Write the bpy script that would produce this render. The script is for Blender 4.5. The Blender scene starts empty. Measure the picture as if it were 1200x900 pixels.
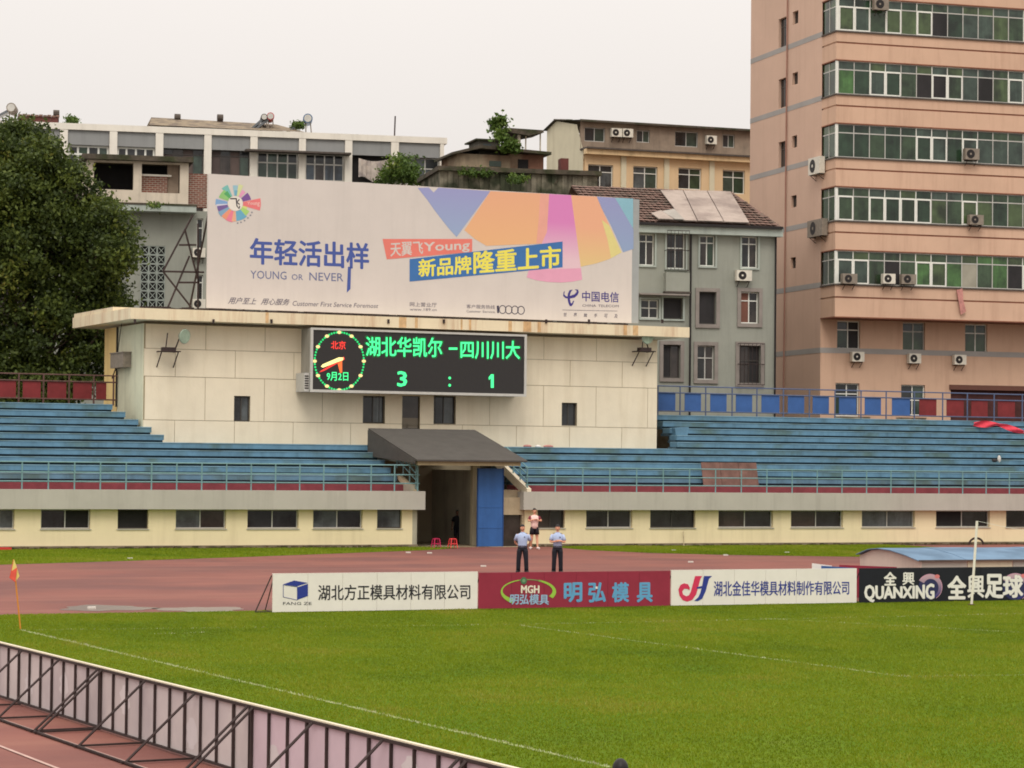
import bpy, math, random
import numpy as np
from math import sin, cos, atan, radians, pi, sqrt
from mathutils import Vector, Matrix
random.seed(7); rng = np.random.default_rng(11)
S = bpy.context.scene; COL = S.collection

# ------------------------------------------------------------------ camera
FPX, CX, CY, CAMH = 3000.0, 600.0, 450.0, 4.1
TH = radians(24.8); PIT = atan(92/3000); ROLL = 0.010
f0 = Vector((sin(TH), cos(TH), 0)); r0 = Vector((cos(TH), -sin(TH), 0)); z0 = Vector((0, 0, 1))
fw = f0*cos(PIT)+z0*sin(PIT); up = z0*cos(PIT)-f0*sin(PIT)
RR = r0*cos(ROLL)+up*sin(ROLL); UU = up*cos(ROLL)-r0*sin(ROLL)
cam = bpy.data.cameras.new('camera'); cam.sensor_width = 36; cam.lens = 90; cam.clip_start = .5; cam.clip_end = 6000
camo = bpy.data.objects.new('camera', cam); COL.objects.link(camo)
m3 = Matrix((RR, UU, -fw)).transposed(); camo.matrix_world = Matrix.Translation((0, 0, CAMH)) @ m3.to_4x4()
S.camera = camo
S.render.resolution_x, S.render.resolution_y = 1024, 768

# ------------------------------------------------------------------ overcast sky, soft sun, exposure
SUN_EL, SUN_AZ = radians(52), radians(-28)      # azimuth from +Y, towards -X: light comes from behind the camera's left
w = bpy.data.worlds.new('World'); S.world = w; w.use_nodes = True
nt = w.node_tree; nt.nodes.clear(); N = nt.nodes.new; L = nt.links.new
out = N('ShaderNodeOutputWorld'); bg = N('ShaderNodeBackground'); bg.inputs[1].default_value = 0.1
sky = N('ShaderNodeTexSky'); sky.sky_type = 'NISHITA'; sky.sun_disc = False; sky.sun_elevation = SUN_EL
sky.sun_rotation = radians(180)+SUN_AZ; sky.dust_density = 6; sky.air_density = 1.4
hs = N('ShaderNodeHueSaturation'); hs.inputs['Saturation'].default_value = .15; L(sky.outputs[0], hs.inputs['Color'])
tc = N('ShaderNodeTexCoord'); sp = N('ShaderNodeSeparateXYZ'); L(tc.outputs['Generated'], sp.inputs[0])
ramp = N('ShaderNodeMapRange'); L(sp.outputs['Z'], ramp.inputs[0]); ramp.inputs[1].default_value = .12; ramp.inputs[2].default_value = 1
ramp.inputs[3].default_value = 1.0; ramp.inputs[4].default_value = 2.3
nz = N('ShaderNodeTexNoise'); nz.inputs['Scale'].default_value = 2.2; nz.inputs['Detail'].default_value = 5; L(tc.outputs['Generated'], nz.inputs[0])
nr = N('ShaderNodeMapRange'); L(nz.outputs[0], nr.inputs[0]); nr.inputs[3].default_value = .96; nr.inputs[4].default_value = 1.04
mu = N('ShaderNodeMath'); mu.operation = 'MULTIPLY'; L(ramp.outputs[0], mu.inputs[0]); L(nr.outputs[0], mu.inputs[1])
vm = N('ShaderNodeVectorMath'); vm.operation = 'SCALE'; vm.inputs[0].default_value = (7.75, 7.3, 6.95); L(mu.outputs[0], vm.inputs['Scale'])
mx = N('ShaderNodeMix'); mx.data_type = 'RGBA'; mx.inputs[0].default_value = .93; L(hs.outputs[0], mx.inputs[6]); L(vm.outputs[0], mx.inputs[7])
L(mx.outputs[2], bg.inputs[0]); L(bg.outputs[0], out.inputs[0])
sl = bpy.data.lights.new('sun', 'SUN'); sl.energy = 1.1; sl.angle = radians(25); sl.color = (1, .95, .86)
so = bpy.data.objects.new('sun', sl); COL.objects.link(so)
sd = Vector((sin(SUN_AZ)*cos(SUN_EL), -cos(SUN_AZ)*cos(SUN_EL), sin(SUN_EL)))
so.rotation_euler = sd.to_track_quat('Z', 'Y').to_euler(); so.location = (0, 0, 60)
S.view_settings.view_transform = 'Standard'; S.view_settings.look = 'None'; S.view_settings.exposure = 0.22; S.view_settings.gamma = 1
S.view_settings.use_curve_mapping = False
try:
    S.cycles.use_denoising = True; S.cycles.filter_width = 1.8; S.cycles.max_bounces = 6
except Exception: pass

# ------------------------------------------------------------------ pixel -> place
def ray(x, y): return fw+RR*((x-CX)/FPX)-UU*((y-CY)/FPX)
CAMP = Vector((0, 0, CAMH))
def gnd(x, y, z=0.0):
    d = ray(x, y); return CAMP+d*((z-CAMH)/d.z)
class Frame:
    """local axes of a building: u along its front, v away from the camera, z up"""
    def __init__(s, o, ang): s.o = Vector((o[0], o[1], 0)); s.ang = ang; s.u = Vector((cos(ang), sin(ang), 0)); s.v = Vector((-sin(ang), cos(ang), 0))
    def P(s, x, y, v=0.0):
        d = ray(x, y); t = (v+(s.o-CAMP).dot(s.v))/d.dot(s.v); p = CAMP+d*t-s.o; return p.dot(s.u), p.z
    def Q(s, x, y, u=0.0):
        d = ray(x, y); t = (u+(s.o-CAMP).dot(s.u))/d.dot(s.u); p = CAMP+d*t-s.o; return p.dot(s.v), p.z
    def R(s, x0, y0, x1, y1, v=0.0):
        xm, ym = (x0+x1)/2, (y0+y1)/2
        return s.P(x0, ym, v)[0], s.P(x1, ym, v)[0], s.P(xm, y1, v)[1], s.P(xm, y0, v)[1]
    def W(s, u, v, z): return s.o+s.u*u+s.v*v+Vector((0, 0, z))
def far(px, depth, th):
    p = f0*depth+r0*((px-CX)/FPX*depth); return Frame(p, radians(th)-TH)
ST = Frame((0, 0), 0.0)

# ------------------------------------------------------------------ mesh helpers
class MB:
    def __init__(s): s.v = []; s.f = []
    def quad(s, a, b, c, d): n = len(s.v); s.v += [a, b, c, d]; s.f.append((n, n+1, n+2, n+3)); return s
    def poly(s, pts): n = len(s.v); s.v += list(pts); s.f.append(tuple(range(n, n+len(pts)))); return s
    def box(s, u0, u1, v0, v1, z0_, z1):
        n = len(s.v)
        s.v += [(u0, v0, z0_), (u1, v0, z0_), (u1, v1, z0_), (u0, v1, z0_), (u0, v0, z1), (u1, v0, z1), (u1, v1, z1), (u0, v1, z1)]
        for q in ((0, 3, 2, 1), (4, 5, 6, 7), (0, 1, 5, 4), (1, 2, 6, 5), (2, 3, 7, 6), (3, 0, 4, 7)): s.f.append(tuple(n+i for i in q))
        return s
    def prism(s, pts, a, b, axis='v'):
        """outline extruded: axis v -> pts are (u,z); axis u -> pts are (v,z); axis z -> pts are (u,v)"""
        def mk(p, t): return (p[0], t, p[1]) if axis == 'v' else ((t, p[0], p[1]) if axis == 'u' else (p[0], p[1], t))
        n = len(s.v); k = len(pts); s.v += [mk(p, a) for p in pts]+[mk(p, b) for p in pts]
        s.f.append(tuple(range(n, n+k))); s.f.append(tuple(range(n+2*k-1, n+k-1, -1)))
        for i in range(k): j = (i+1) % k; s.f.append((n+i, n+k+i, n+k+j, n+j))
        return s
    def bar(s, p, q, r=.02, r2=None, n=6):
        p = Vector(p); q = Vector(q); d = (q-p)
        if d.length < 1e-6: return s
        d.normalize(); a = d.cross(Vector((0, 0, 1)) if abs(d.z) < .95 else Vector((1, 0, 0))).normalized(); b = d.cross(a); r2 = r if r2 is None else r2
        k = len(s.v)
        for (c, rr) in ((p, r), (q, r2)):
            for i in range(n):
                t = 2*pi*(i+.5)/n; s.v.append(tuple(c+a*(cos(t)*rr)+b*(sin(t)*rr)))
        for i in range(n): j = (i+1) % n; s.f.append((k+i, k+j, k+n+j, k+n+i))
        s.f.append(tuple(k+i for i in range(n-1, -1, -1))); s.f.append(tuple(k+n+i for i in range(n)))
        return s
    def ball(s, c, rx, ry=None, rz=None, n=10, m=6):
        ry = rx if ry is None else ry; rz = rx if rz is None else rz; k = len(s.v)
        for i in range(1, m):
            t = pi*i/m
            for j in range(n): a = 2*pi*j/n; s.v.append((c[0]+rx*sin(t)*cos(a), c[1]+ry*sin(t)*sin(a), c[2]+rz*cos(t)))
        top = len(s.v); s.v += [(c[0], c[1], c[2]+rz), (c[0], c[1], c[2]-rz)]
        for i in range(m-2):
            for j in range(n): q = (j+1) % n; s.f.append((k+i*n+j, k+(i+1)*n+j, k+(i+1)*n+q, k+i*n+q))
        for j in range(n):
            q = (j+1) % n; s.f.append((top, k+j, k+q)); s.f.append((top+1, k+(m-2)*n+q, k+(m-2)*n+j))
        return s
    def disc(s, c, r, v, n=16, rz=None):
        rz = rz or r; return s.poly([(c[0]+r*cos(2*pi*i/n), v, c[1]+rz*sin(2*pi*i/n)) for i in range(n)])
OFF = {}
def mesh(name, mb, mat, off=(0, 0, 0), smooth=False):
    me = bpy.data.meshes.new(name); ox, oy, oz = off
    me.from_pydata([(a[0]-ox, a[1]-oy, a[2]-oz) for a in mb.v], [], mb.f)
    if mat: me.materials.append(mat)
    if smooth: me.polygons.foreach_set('use_smooth', [True]*len(me.polygons))
    me.update(); return me
def tag(o, label=None, cat=None, group=None, kind=None):
    if label: o['label'] = label
    if cat: o['category'] = cat
    if group: o['group'] = group
    if kind: o['kind'] = kind
    return o
def thing(name, label, cat, fr=ST, at=(0, 0, 0), group=None):
    o = bpy.data.objects.new(name, None); COL.objects.link(o); o.empty_display_size = .3
    o.location = fr.W(*at); o.rotation_euler = (0, 0, fr.ang); OFF[o.name] = at
    return tag(o, label, cat, group)
def part(p, name, mb, mat, smooth=False, label=None, kind=None):
    root = p
    while root.parent: root = root.parent
    me = mb if isinstance(mb, bpy.types.Mesh) else mesh(name, mb, mat, OFF.get(root.name, (0, 0, 0)), smooth)
    o = bpy.data.objects.new(name, me); COL.objects.link(o); o.parent = p
    if label: o['label'] = label
    if kind: o['kind'] = kind
    return o
def single(name, label, cat, mb, mat, fr=ST, group=None, kind=None, smooth=False):
    a = np.array(mb.v); c = (a.min(0)+a.max(0))/2; off = (float(c[0]), float(c[1]), float(a[:, 2].min()))
    o = bpy.data.objects.new(name, mesh(name, mb, mat, off, smooth)); COL.objects.link(o)
    o.location = fr.W(*off); o.rotation_euler = (0, 0, fr.ang); return tag(o, label, cat, group, kind)
def struct(name, mb, mat, fr=ST): return single(name, None, None, mb, mat, fr, kind='structure')
def kids(o): return [c for c in bpy.data.objects if c.parent == o]
def copy_tree(o, parent=None):
    c = o.copy(); COL.objects.link(c)
    if parent: c.parent = parent
    for ch in kids(o): copy_tree(ch, c)
    return c
def wall_mb(mb, u0, u1, zb, zt, v0, v1, holes):
    """front sheet with real openings and reveals, holes = (u0,u1,z0,z1)"""
    us = sorted({u0, u1, *[min(max(h[0], u0), u1) for h in holes], *[min(max(h[1], u0), u1) for h in holes]})
    zs = sorted({zb, zt, *[min(max(h[2], zb), zt) for h in holes], *[min(max(h[3], zb), zt) for h in holes]})
    for a, b in zip(us, us[1:]):
        for c, d in zip(zs, zs[1:]):
            cu, cz = (a+b)/2, (c+d)/2
            if any(h[0] < cu < h[1] and h[2] < cz < h[3] for h in holes): continue
            mb.quad((a, v0, c), (b, v0, c), (b, v0, d), (a, v0, d))
    for a, b, c, d in holes:
        mb.quad((a, v0, c), (a, v1, c), (b, v1, c), (b, v0, c)); mb.quad((a, v0, d), (b, v0, d), (b, v1, d), (a, v1, d))
        mb.quad((a, v0, c), (a, v0, d), (a, v1, d), (a, v1, c)); mb.quad((b, v0, c), (b, v1, c), (b, v1, d), (b, v0, d))
    return mb

# ------------------------------------------------------------------ materials
def lin(c): return tuple((x/255/12.92 if x/255 <= .04045 else ((x/255+.055)/1.055)**2.4) for x in c)
MC = {}
def mat(name, c, rough=.85, var=.12, scale=.6, streak=0.0, bump=0.0, bscale=8, metal=0, c2=None, cov=.5, spec=.3, dirt=None):
    """procedural paint / concrete / metal: base colour, blotches, rain streaks, fine relief"""
    if name in MC: return MC[name]
    m = bpy.data.materials.new(name); m.use_nodes = True; t = m.node_tree; b = t.nodes['Principled BSDF']
    b.inputs['Roughness'].default_value = rough; b.inputs['Metallic'].default_value = metal; b.inputs['Specular IOR Level'].default_value = spec
    g = t.nodes.new('ShaderNodeNewGeometry'); A = t.nodes.new; K = t.links.new
    base = (*lin(c), 1)
    n1 = A('ShaderNodeTexNoise'); n1.inputs['Scale'].default_value = scale; n1.inputs['Detail'].default_value = 6; n1.inputs['Roughness'].default_value = .65
    K(g.outputs['Position'], n1.inputs[0])
    r = A('ShaderNodeMapRange'); K(n1.outputs[0], r.inputs[0]); r.inputs[1].default_value = .3; r.inputs[2].default_value = .7
    r.inputs[3].default_value = 1-var; r.inputs[4].default_value = 1+var
    cur = A('ShaderNodeRGB').outputs[0]; cur.default_value = base
    if c2:
        n2 = A('ShaderNodeTexNoise'); n2.inputs['Scale'].default_value = scale*.45; n2.inputs['Detail'].default_value = 8; K(g.outputs['Position'], n2.inputs[0])
        q = A('ShaderNodeMapRange'); q.inputs[1].default_value = cov-.06; q.inputs[2].default_value = cov+.1; K(n2.outputs[0], q.inputs[0])
        mxx = A('ShaderNodeMix'); mxx.data_type = 'RGBA'; K(q.outputs[0], mxx.inputs[0]); K(cur, mxx.inputs[6]); mxx.inputs[7].default_value = (*lin(c2), 1); cur = mxx.outputs[2]
    if streak:
        mp = A('ShaderNodeMapping'); mp.inputs['Scale'].default_value = (1.6, 1.6, .12); K(g.outputs['Position'], mp.inputs[0])
        n3 = A('ShaderNodeTexNoise'); n3.inputs['Scale'].default_value = 1.0; n3.inputs['Detail'].default_value = 7; n3.inputs['Roughness'].default_value = .7; K(mp.outputs[0], n3.inputs[0])
        q = A('ShaderNodeMapRange'); q.inputs[1].default_value = .5; q.inputs[2].default_value = .75; q.inputs[4].default_value = streak; K(n3.outputs[0], q.inputs[0])
        mxx = A('ShaderNodeMix'); mxx.data_type = 'RGBA'; K(q.outputs[0], mxx.inputs[0]); K(cur, mxx.inputs[6]); mxx.inputs[7].default_value = (*lin(dirt or tuple(x*.45 for x in c)), 1); cur = mxx.outputs[2]
    v = A('ShaderNodeVectorMath'); v.operation = 'SCALE'; K(cur, v.inputs[0]); K(r.outputs[0], v.inputs['Scale']); K(v.outputs[0], b.inputs['Base Color'])
    if bump:
        n4 = A('ShaderNodeTexNoise'); n4.inputs['Scale'].default_value = bscale; n4.inputs['Detail'].default_value = 5; K(g.outputs['Position'], n4.inputs[0])
        bp = A('ShaderNodeBump'); bp.inputs['Strength'].default_value = bump; bp.inputs['Distance'].default_value = .05; K(n4.outputs[0], bp.inputs['Height']); K(bp.outputs[0], b.inputs['Normal'])
    MC[name] = m; return m
def glow(name, c, s=1.0):
    m = bpy.data.materials.new(name); m.use_nodes = True; b = m.node_tree.nodes['Principled BSDF']
    b.inputs['Base Color'].default_value = (*lin(tuple(x*.3 for x in c)), 1); b.inputs['Emission Color'].default_value = (*lin(c), 1); b.inputs['Emission Strength'].default_value = s; return m
def glass(name, c, rough=.12, var=.3):
    return mat(name, tuple(x*.86 for x in c), rough=rough, var=var, scale=1.6, spec=.5, c2=tuple(x*.5 for x in c), cov=.53, streak=.5, dirt=tuple(min(255, x*1.25) for x in c))
def brick_mat(name, c1, c2, mort, bw=.34, bh=.13):
    m = bpy.data.materials.new(name); m.use_nodes = True; t = m.node_tree; b = t.nodes['Principled BSDF']; b.inputs['Roughness'].default_value = .9
    tcx = t.nodes.new('ShaderNodeTexCoord'); mp = t.nodes.new('ShaderNodeMapping'); mp.inputs['Rotation'].default_value = (radians(90), 0, 0)
    br = t.nodes.new('ShaderNodeTexBrick'); br.inputs['Scale'].default_value = 1; br.inputs['Brick Width'].default_value = bw; br.inputs['Row Height'].default_value = bh; br.inputs['Mortar Size'].default_value = .02
    br.inputs['Color1'].default_value = (*lin(c1), 1); br.inputs['Color2'].default_value = (*lin(c2), 1); br.inputs['Mortar'].default_value = (*lin(mort), 1)
    t.links.new(tcx.outputs['Object'], mp.inputs[0]); t.links.new(mp.outputs[0], br.inputs[0]); t.links.new(br.outputs[0], b.inputs['Base Color']); return m

M_cream = mat('cream_wall_paint', (224, 212, 188), var=.06, scale=.5, streak=.22, dirt=(170, 150, 115), bump=.1)
M_joint = mat('wall_joint', (158, 145, 120), var=.1)
M_low = mat('lower_wall_paint', (230, 214, 176), var=.05, scale=.4, streak=.22, dirt=(165, 145, 110), bump=.1)
M_side = mat('pale_green_plaster', (205, 204, 178), var=.1, streak=.3)
M_slab = mat('roof_slab_paint', (224, 210, 180), var=.06, streak=.6, dirt=(165, 105, 62), scale=.9)
M_fascia = mat('fascia_concrete', (176, 172, 162), var=.07, streak=.3, dirt=(125, 120, 110), scale=.4)
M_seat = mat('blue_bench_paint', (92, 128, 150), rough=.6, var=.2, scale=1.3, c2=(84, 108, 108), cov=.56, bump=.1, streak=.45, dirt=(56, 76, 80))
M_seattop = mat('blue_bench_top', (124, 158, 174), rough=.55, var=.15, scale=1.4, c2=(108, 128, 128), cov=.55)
M_riser = mat('shade_dark_blue_riser', (66, 86, 98), var=.3, scale=2)  # darkened blue: shade under the bench lips put into the colour
M_red = mat('red_oxide_floor', (126, 62, 68), var=.18, scale=2)
M_rail = mat('teal_rail_paint', (112, 148, 150), rough=.5, var=.12, scale=5)
M_brail = mat('blue_grey_rail', (84, 96, 124), rough=.5, var=.15, scale=4)
M_rrail = mat('rusty_rail', (92, 66, 60), rough=.7, var=.25, scale=4)
M_bpanel = mat('blue_rail_panel', (56, 92, 148), rough=.5, var=.12, scale=2)
M_rpanel = mat('dark_red_rail_panel', (118, 40, 42), rough=.6, var=.2, scale=2)
M_dark = mat('dark_opening', (38, 36, 36), var=.25, scale=1.2)
M_gdark = glass('dark_window_glass', (50, 52, 54)); M_gdark2 = glass('brownish_window_glass', (66, 58, 54)); M_ggrey = glass('grey_window_glass', (92, 98, 100))
M_gblue = glass('bluish_window_glass', (84, 98, 112))
M_g1 = glass('green_glass', (60, 80, 56)); M_g2 = glass('bright_green_curtain_glass', (76, 118, 62)); M_g3 = glass('deep_green_glass', (44, 66, 48)); M_g4 = glass('grey_green_glass', (66, 82, 72)); M_g5 = glass('open_window_interior', (36, 32, 34), rough=.7)
M_g6 = glass('olive_green_glass', (78, 96, 60))
M_alu = mat('aluminium_frame', (186, 184, 178), rough=.4, var=.08, scale=5)
M_wframe = mat('white_window_frame', (222, 222, 214), rough=.5, var=.05, scale=4)
M_dframe = mat('dark_window_frame', (70, 66, 62), rough=.5, var=.1, scale=4)
M_pink = mat('pink_tile_facade', (202, 168, 144), var=.07, scale=.35, streak=.35, dirt=(150, 112, 92), bump=.05)
M_pside = mat('pink_tile_side', (200, 169, 149), var=.05, scale=.3, streak=.22, dirt=(160, 124, 108), bump=.05)
M_stripe = mat('blue_grey_stripe', (156, 152, 148), var=.08)
M_groove = mat('dirty_groove', (128, 84, 66), var=.2, scale=2)
M_ledge = mat('dirty_ledge', (84, 76, 70), var=.3, scale=3)
M_grey = mat('grey_green_render', (146, 148, 138), var=.08, scale=.5, streak=.35, dirt=(104, 104, 98), bump=.08)
M_trim = mat('window_surround', (138, 130, 124), var=.12, scale=2, streak=.3)
M_cornice = mat('cornice_render', (166, 174, 166), var=.08, streak=.35)
M_tiles = mat('brown_roof_tile', (120, 94, 84), rough=.9, var=.3, scale=5, bump=.4, c2=(98, 84, 74), cov=.52)
M_sheet = mat('pale_roof_sheet', (164, 150, 140), rough=.8, var=.12, scale=1.2, streak=.2, c2=(140, 126, 118), cov=.55)
M_peach = mat('peach_render', (212, 184, 146), var=.06, scale=.5, streak=.3, dirt=(186, 148, 104))
M_pale = mat('pale_cream_render', (204, 196, 170), var=.07, scale=.5, streak=.4, dirt=(160, 146, 118))
M_attic = mat('weathered_attic_wall', (144, 128, 112), var=.2, scale=1.2, streak=.5)
M_white = mat('white_column_paint', (226, 220, 208), var=.06, streak=.3, dirt=(160, 150, 136))
M_panelg = mat('grey_parapet_panel', (142, 143, 142), var=.07, scale=.5, streak=.2)
M_moss = mat('mossy_concrete', (128, 122, 106), var=.3, scale=1.3, c2=(52, 56, 40), cov=.47, streak=.8, dirt=(46, 44, 36), bump=.3)
M_mosstop = mat('mossy_roof_edge', (80, 72, 62), var=.35, scale=2.5, c2=(56, 58, 38), cov=.5, bump=.4)
M_pent = mat('grubby_white_render', (204, 192, 174), var=.12, scale=.8, streak=.6, dirt=(112, 104, 90), bump=.1)
M_shack = mat('shack_plaster', (150, 134, 112), var=.25, scale=1, c2=(118, 92, 74), cov=.5, streak=.5)
M_brick = brick_mat('red_brick', (128, 74, 60), (104, 62, 52), (150, 140, 126))
M_acw = mat('ac_casing', (212, 206, 192), rough=.5, var=.08, scale=6, streak=.3)
M_acold = mat('grimy_ac_casing', (132, 122, 110), rough=.6, var=.25, scale=5)
M_black = mat('black_metal', (34, 30, 30), rough=.5, var=.2, scale=5)
M_steel = mat('rusty_dark_steel', (56, 44, 42), rough=.7, var=.3, scale=5)
M_canopy = mat('dark_canopy_sheet', (76, 72, 68), rough=.8, var=.12, scale=1.5, bump=.15)
M_bdoor = mat('blue_door_paint', (52, 96, 156), rough=.5, var=.1, scale=1.4, streak=.3)
M_conc = mat('stained_concrete', (176, 160, 132), var=.15, scale=1.2, c2=(126, 108, 84), cov=.52, streak=.4, bump=.2)
M_wboard = mat('white_vinyl_banner', (226, 220, 212), rough=.45, var=.04, scale=1.5, bump=.08, bscale=3)
M_bb = mat('billboard_vinyl', (208, 200, 194), rough=.5, var=.035, scale=.5, bump=.05, bscale=2, streak=.07)
M_crim = mat('crimson_vinyl_banner', (142, 42, 62), rough=.5, var=.1, scale=1.5, bump=.08, bscale=3)
M_blackb = mat('black_vinyl_banner', (26, 27, 36), rough=.4, var=.15, scale=1.5)
M_cover = mat('pale_blue_sheet_cover', (104, 130, 154), rough=.85, var=.1, scale=1.5, c2=(88, 112, 134), cov=.52, bump=.2, bscale=3)
M_skin = mat('skin', (206, 150, 122), rough=.6, var=.05, scale=6); M_hair = mat('black_hair', (24, 20, 20), rough=.5, var=.2, scale=30)
M_shirt = mat('light_blue_shirt', (166, 182, 212), rough=.8, var=.05, scale=6); M_trou = mat('dark_navy_trousers', (26, 27, 36), rough=.8, var=.15, scale=8)
M_shoe = mat('black_shoes', (20, 18, 18), rough=.4); M_wshoe = mat('white_sneakers', (215, 200, 195), rough=.6)
M_vest = mat('pale_pink_vest', (232, 196, 188), rough=.8); M_redj = mat('dark_red_jacket', (120, 44, 56), rough=.8); M_shorts = mat('black_shorts', (24, 20, 28), rough=.8)
M_eye = mat('eye_dark', (18, 14, 14), rough=.3); M_lip = mat('lips', (168, 92, 84))

# ------------------------------------------------------------------ lettering and print
def text_raw(s, bold=0.0, shear=0.0, ext=0.0):
    c = bpy.data.curves.new('lettering', 'FONT'); c.body = s; c.resolution_u = 2; c.offset = bold; c.shear = shear; c.extrude = ext
    o = bpy.data.objects.new('lettering_source', c); COL.objects.link(o); dg = bpy.context.evaluated_depsgraph_get()
    me = bpy.data.meshes.new_from_object(o.evaluated_get(dg)); bpy.data.objects.remove(o); bpy.data.curves.remove(c)
    n = len(me.vertices); a = np.empty(n*3); me.vertices.foreach_get('co', a); a = a.reshape(-1, 3)
    return me, a
def text_on(p, s, quad, v, m, fr=ST, bold=0.0, shear=0.0, name='lettering', warp=None, loc_off=None, v2=None):
    """lettering stretched over a quad given as (u,z) corners: bl, br, tr, tl"""
    me, a = text_raw(s, 0, shear); lo = a.min(0); hi = a.max(0)
    x = (a[:, 0]-lo[0])/(hi[0]-lo[0]); y = (a[:, 1]-lo[1])/max(hi[1]-lo[1], 1e-6)
    if warp: x, y = warp(x, y)
    q = [np.array(c) for c in quad]
    pt = (np.outer((1-x)*(1-y), q[0])+np.outer(x*(1-y), q[1])+np.outer(x*y, q[2])+np.outer((1-x)*y, q[3]))
    root = p
    while root.parent: root = root.parent
    off = OFF.get(root.name, (0, 0, 0))
    co = np.stack([pt[:, 0]-off[0], np.full(len(x), v-off[1]), pt[:, 1]-off[2]], 1)
    if bold:                                            # heavier strokes: the glyph sheet repeated with tiny shifts, each a hair behind the last
        hh_ = abs(q[3][1]-q[0][1]); e_ = bold*hh_*.9; F_ = [list(p_.vertices) for p_ in me.polygons]; n_ = len(co); cs = [co]; fs = list(F_)
        for i_, (dx_, dz_) in enumerate(((1, 0), (-1, 0), (0, 1), (0, -1), (.7, .7), (-.7, .7), (.7, -.7), (-.7, -.7))):
            cs.append(co+np.array([dx_*e_, .0004*(i_+1), dz_*e_*.8])); fs += [[k_+n_*(i_+1) for k_ in f_] for f_ in F_]
        co = np.concatenate(cs); me = bpy.data.meshes.new(name); me.from_pydata(co.tolist(), [], fs)
    me.vertices.foreach_set('co', co.ravel()); me.materials.clear(); me.materials.append(m); me.update()
    o = bpy.data.objects.new(name, me); COL.objects.link(o); o.parent = p; return o
def qpx(fr, v, pts): return [fr.P(x, y, v) for x, y in pts]
def rectq(fr, v, x0, y0, x1, y1, sl=0.0):
    """pixel box -> quad bl, br, tr, tl ; sl = extra fall of the line in pixels from left to right"""
    return qpx(fr, v, [(x0, y1), (x1, y1+sl), (x1, y0+sl), (x0, y0)])
def print_poly(p, pts, v, m, fr=ST, name='print', px=True):
    q = [fr.P(x, y, v) for x, y in pts] if px else pts
    return part(p, name, MB().poly([(a, v, b) for a, b in q]), m)
FLAT = {}
def flat(c, rough=.5):
    k = tuple(c)
    if k not in FLAT: FLAT[k] = mat('print_%d_%d_%d' % k, c, rough=rough, var=.04, scale=1.5)
    return FLAT[k]
def grad(name, c1, c2, za, zb):
    """printed colour blend running up the sheet between two heights"""
    m = bpy.data.materials.new(name); m.use_nodes = True; t = m.node_tree; b = t.nodes['Principled BSDF']; b.inputs['Roughness'].default_value = .5
    g = t.nodes.new('ShaderNodeNewGeometry'); s_ = t.nodes.new('ShaderNodeSeparateXYZ'); r = t.nodes.new('ShaderNodeMapRange'); x = t.nodes.new('ShaderNodeMix'); x.data_type = 'RGBA'
    t.links.new(g.outputs['Position'], s_.inputs[0]); t.links.new(s_.outputs['Z'], r.inputs[0]); r.inputs[1].default_value = za; r.inputs[2].default_value = zb
    t.links.new(r.outputs[0], x.inputs[0]); x.inputs[6].default_value = (*lin(c1), 1); x.inputs[7].default_value = (*lin(c2), 1); t.links.new(x.outputs[2], b.inputs['Base Color']); return m

# ================================================================== GROUND
def grass_mat(name, c, c2, c3):
    m = bpy.data.materials.new(name); m.use_nodes = True; t = m.node_tree; b = t.nodes['Principled BSDF']; b.inputs['Roughness'].default_value = .95; b.inputs['Specular IOR Level'].default_value = .1
    A = t.nodes.new; K = t.links.new; g = A('ShaderNodeNewGeometry')
    def noise(sc, det=6, rough=.6, sx=1, sy=1):
        mp = A('ShaderNodeMapping'); mp.inputs['Scale'].default_value = (sx, sy, 1); K(g.outputs['Position'], mp.inputs[0])
        n = A('ShaderNodeTexNoise'); n.inputs['Scale'].default_value = sc; n.inputs['Detail'].default_value = det; n.inputs['Roughness'].default_value = rough; K(mp.outputs[0], n.inputs[0]); return n.outputs[0]
    def rng_(s, a, bb, c_, d): r = A('ShaderNodeMapRange'); K(s, r.inputs[0]); r.inputs[1].default_value = a; r.inputs[2].default_value = bb; r.inputs[3].default_value = c_; r.inputs[4].default_value = d; return r.outputs[0]
    def mixc(f, a, bcol): x = A('ShaderNodeMix'); x.data_type = 'RGBA'; K(f, x.inputs[0]); K(a, x.inputs[6]); x.inputs[7].default_value = (*lin(bcol), 1); return x.outputs[2]
    base = A('ShaderNodeRGB'); base.outputs[0].default_value = (*lin(c), 1)
    cur = mixc(rng_(noise(.18, 5, .6, 1, .8), .42, .66, 0, .85), base.outputs[0], c2)
    cur = mixc(rng_(noise(.9, 8, .75, .7, 1), .56, .74, 0, .75), cur, c3)
    cur = mixc(rng_(noise(2.6, 6, .7, .8, 1), .62, .74, 0, .5), cur, (70, 78, 30))
    fine = rng_(noise(9, 4, .8, .6, 1), .3, .7, .78, 1.22)
    v = A('ShaderNodeVectorMath'); v.operation = 'SCALE'; K(cur, v.inputs[0]); K(fine, v.inputs['Scale']); K(v.outputs[0], b.inputs['Base Color'])
    bp = A('ShaderNodeBump'); bp.inputs['Strength'].default_value = .6; bp.inputs['Distance'].default_value = .06; K(noise(14, 3, .7), bp.inputs['Height']); K(bp.outputs[0], b.inputs['Normal'])
    return m
M_grass = grass_mat('pitch_grass', (78, 104, 10), (92, 112, 16), (106, 110, 40))
M_grass2 = grass_mat('verge_grass', (84, 116, 14), (98, 122, 20), (94, 108, 36))
M_ground = mat('city_ground', (96, 92, 86), var=.2, scale=.1)
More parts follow.
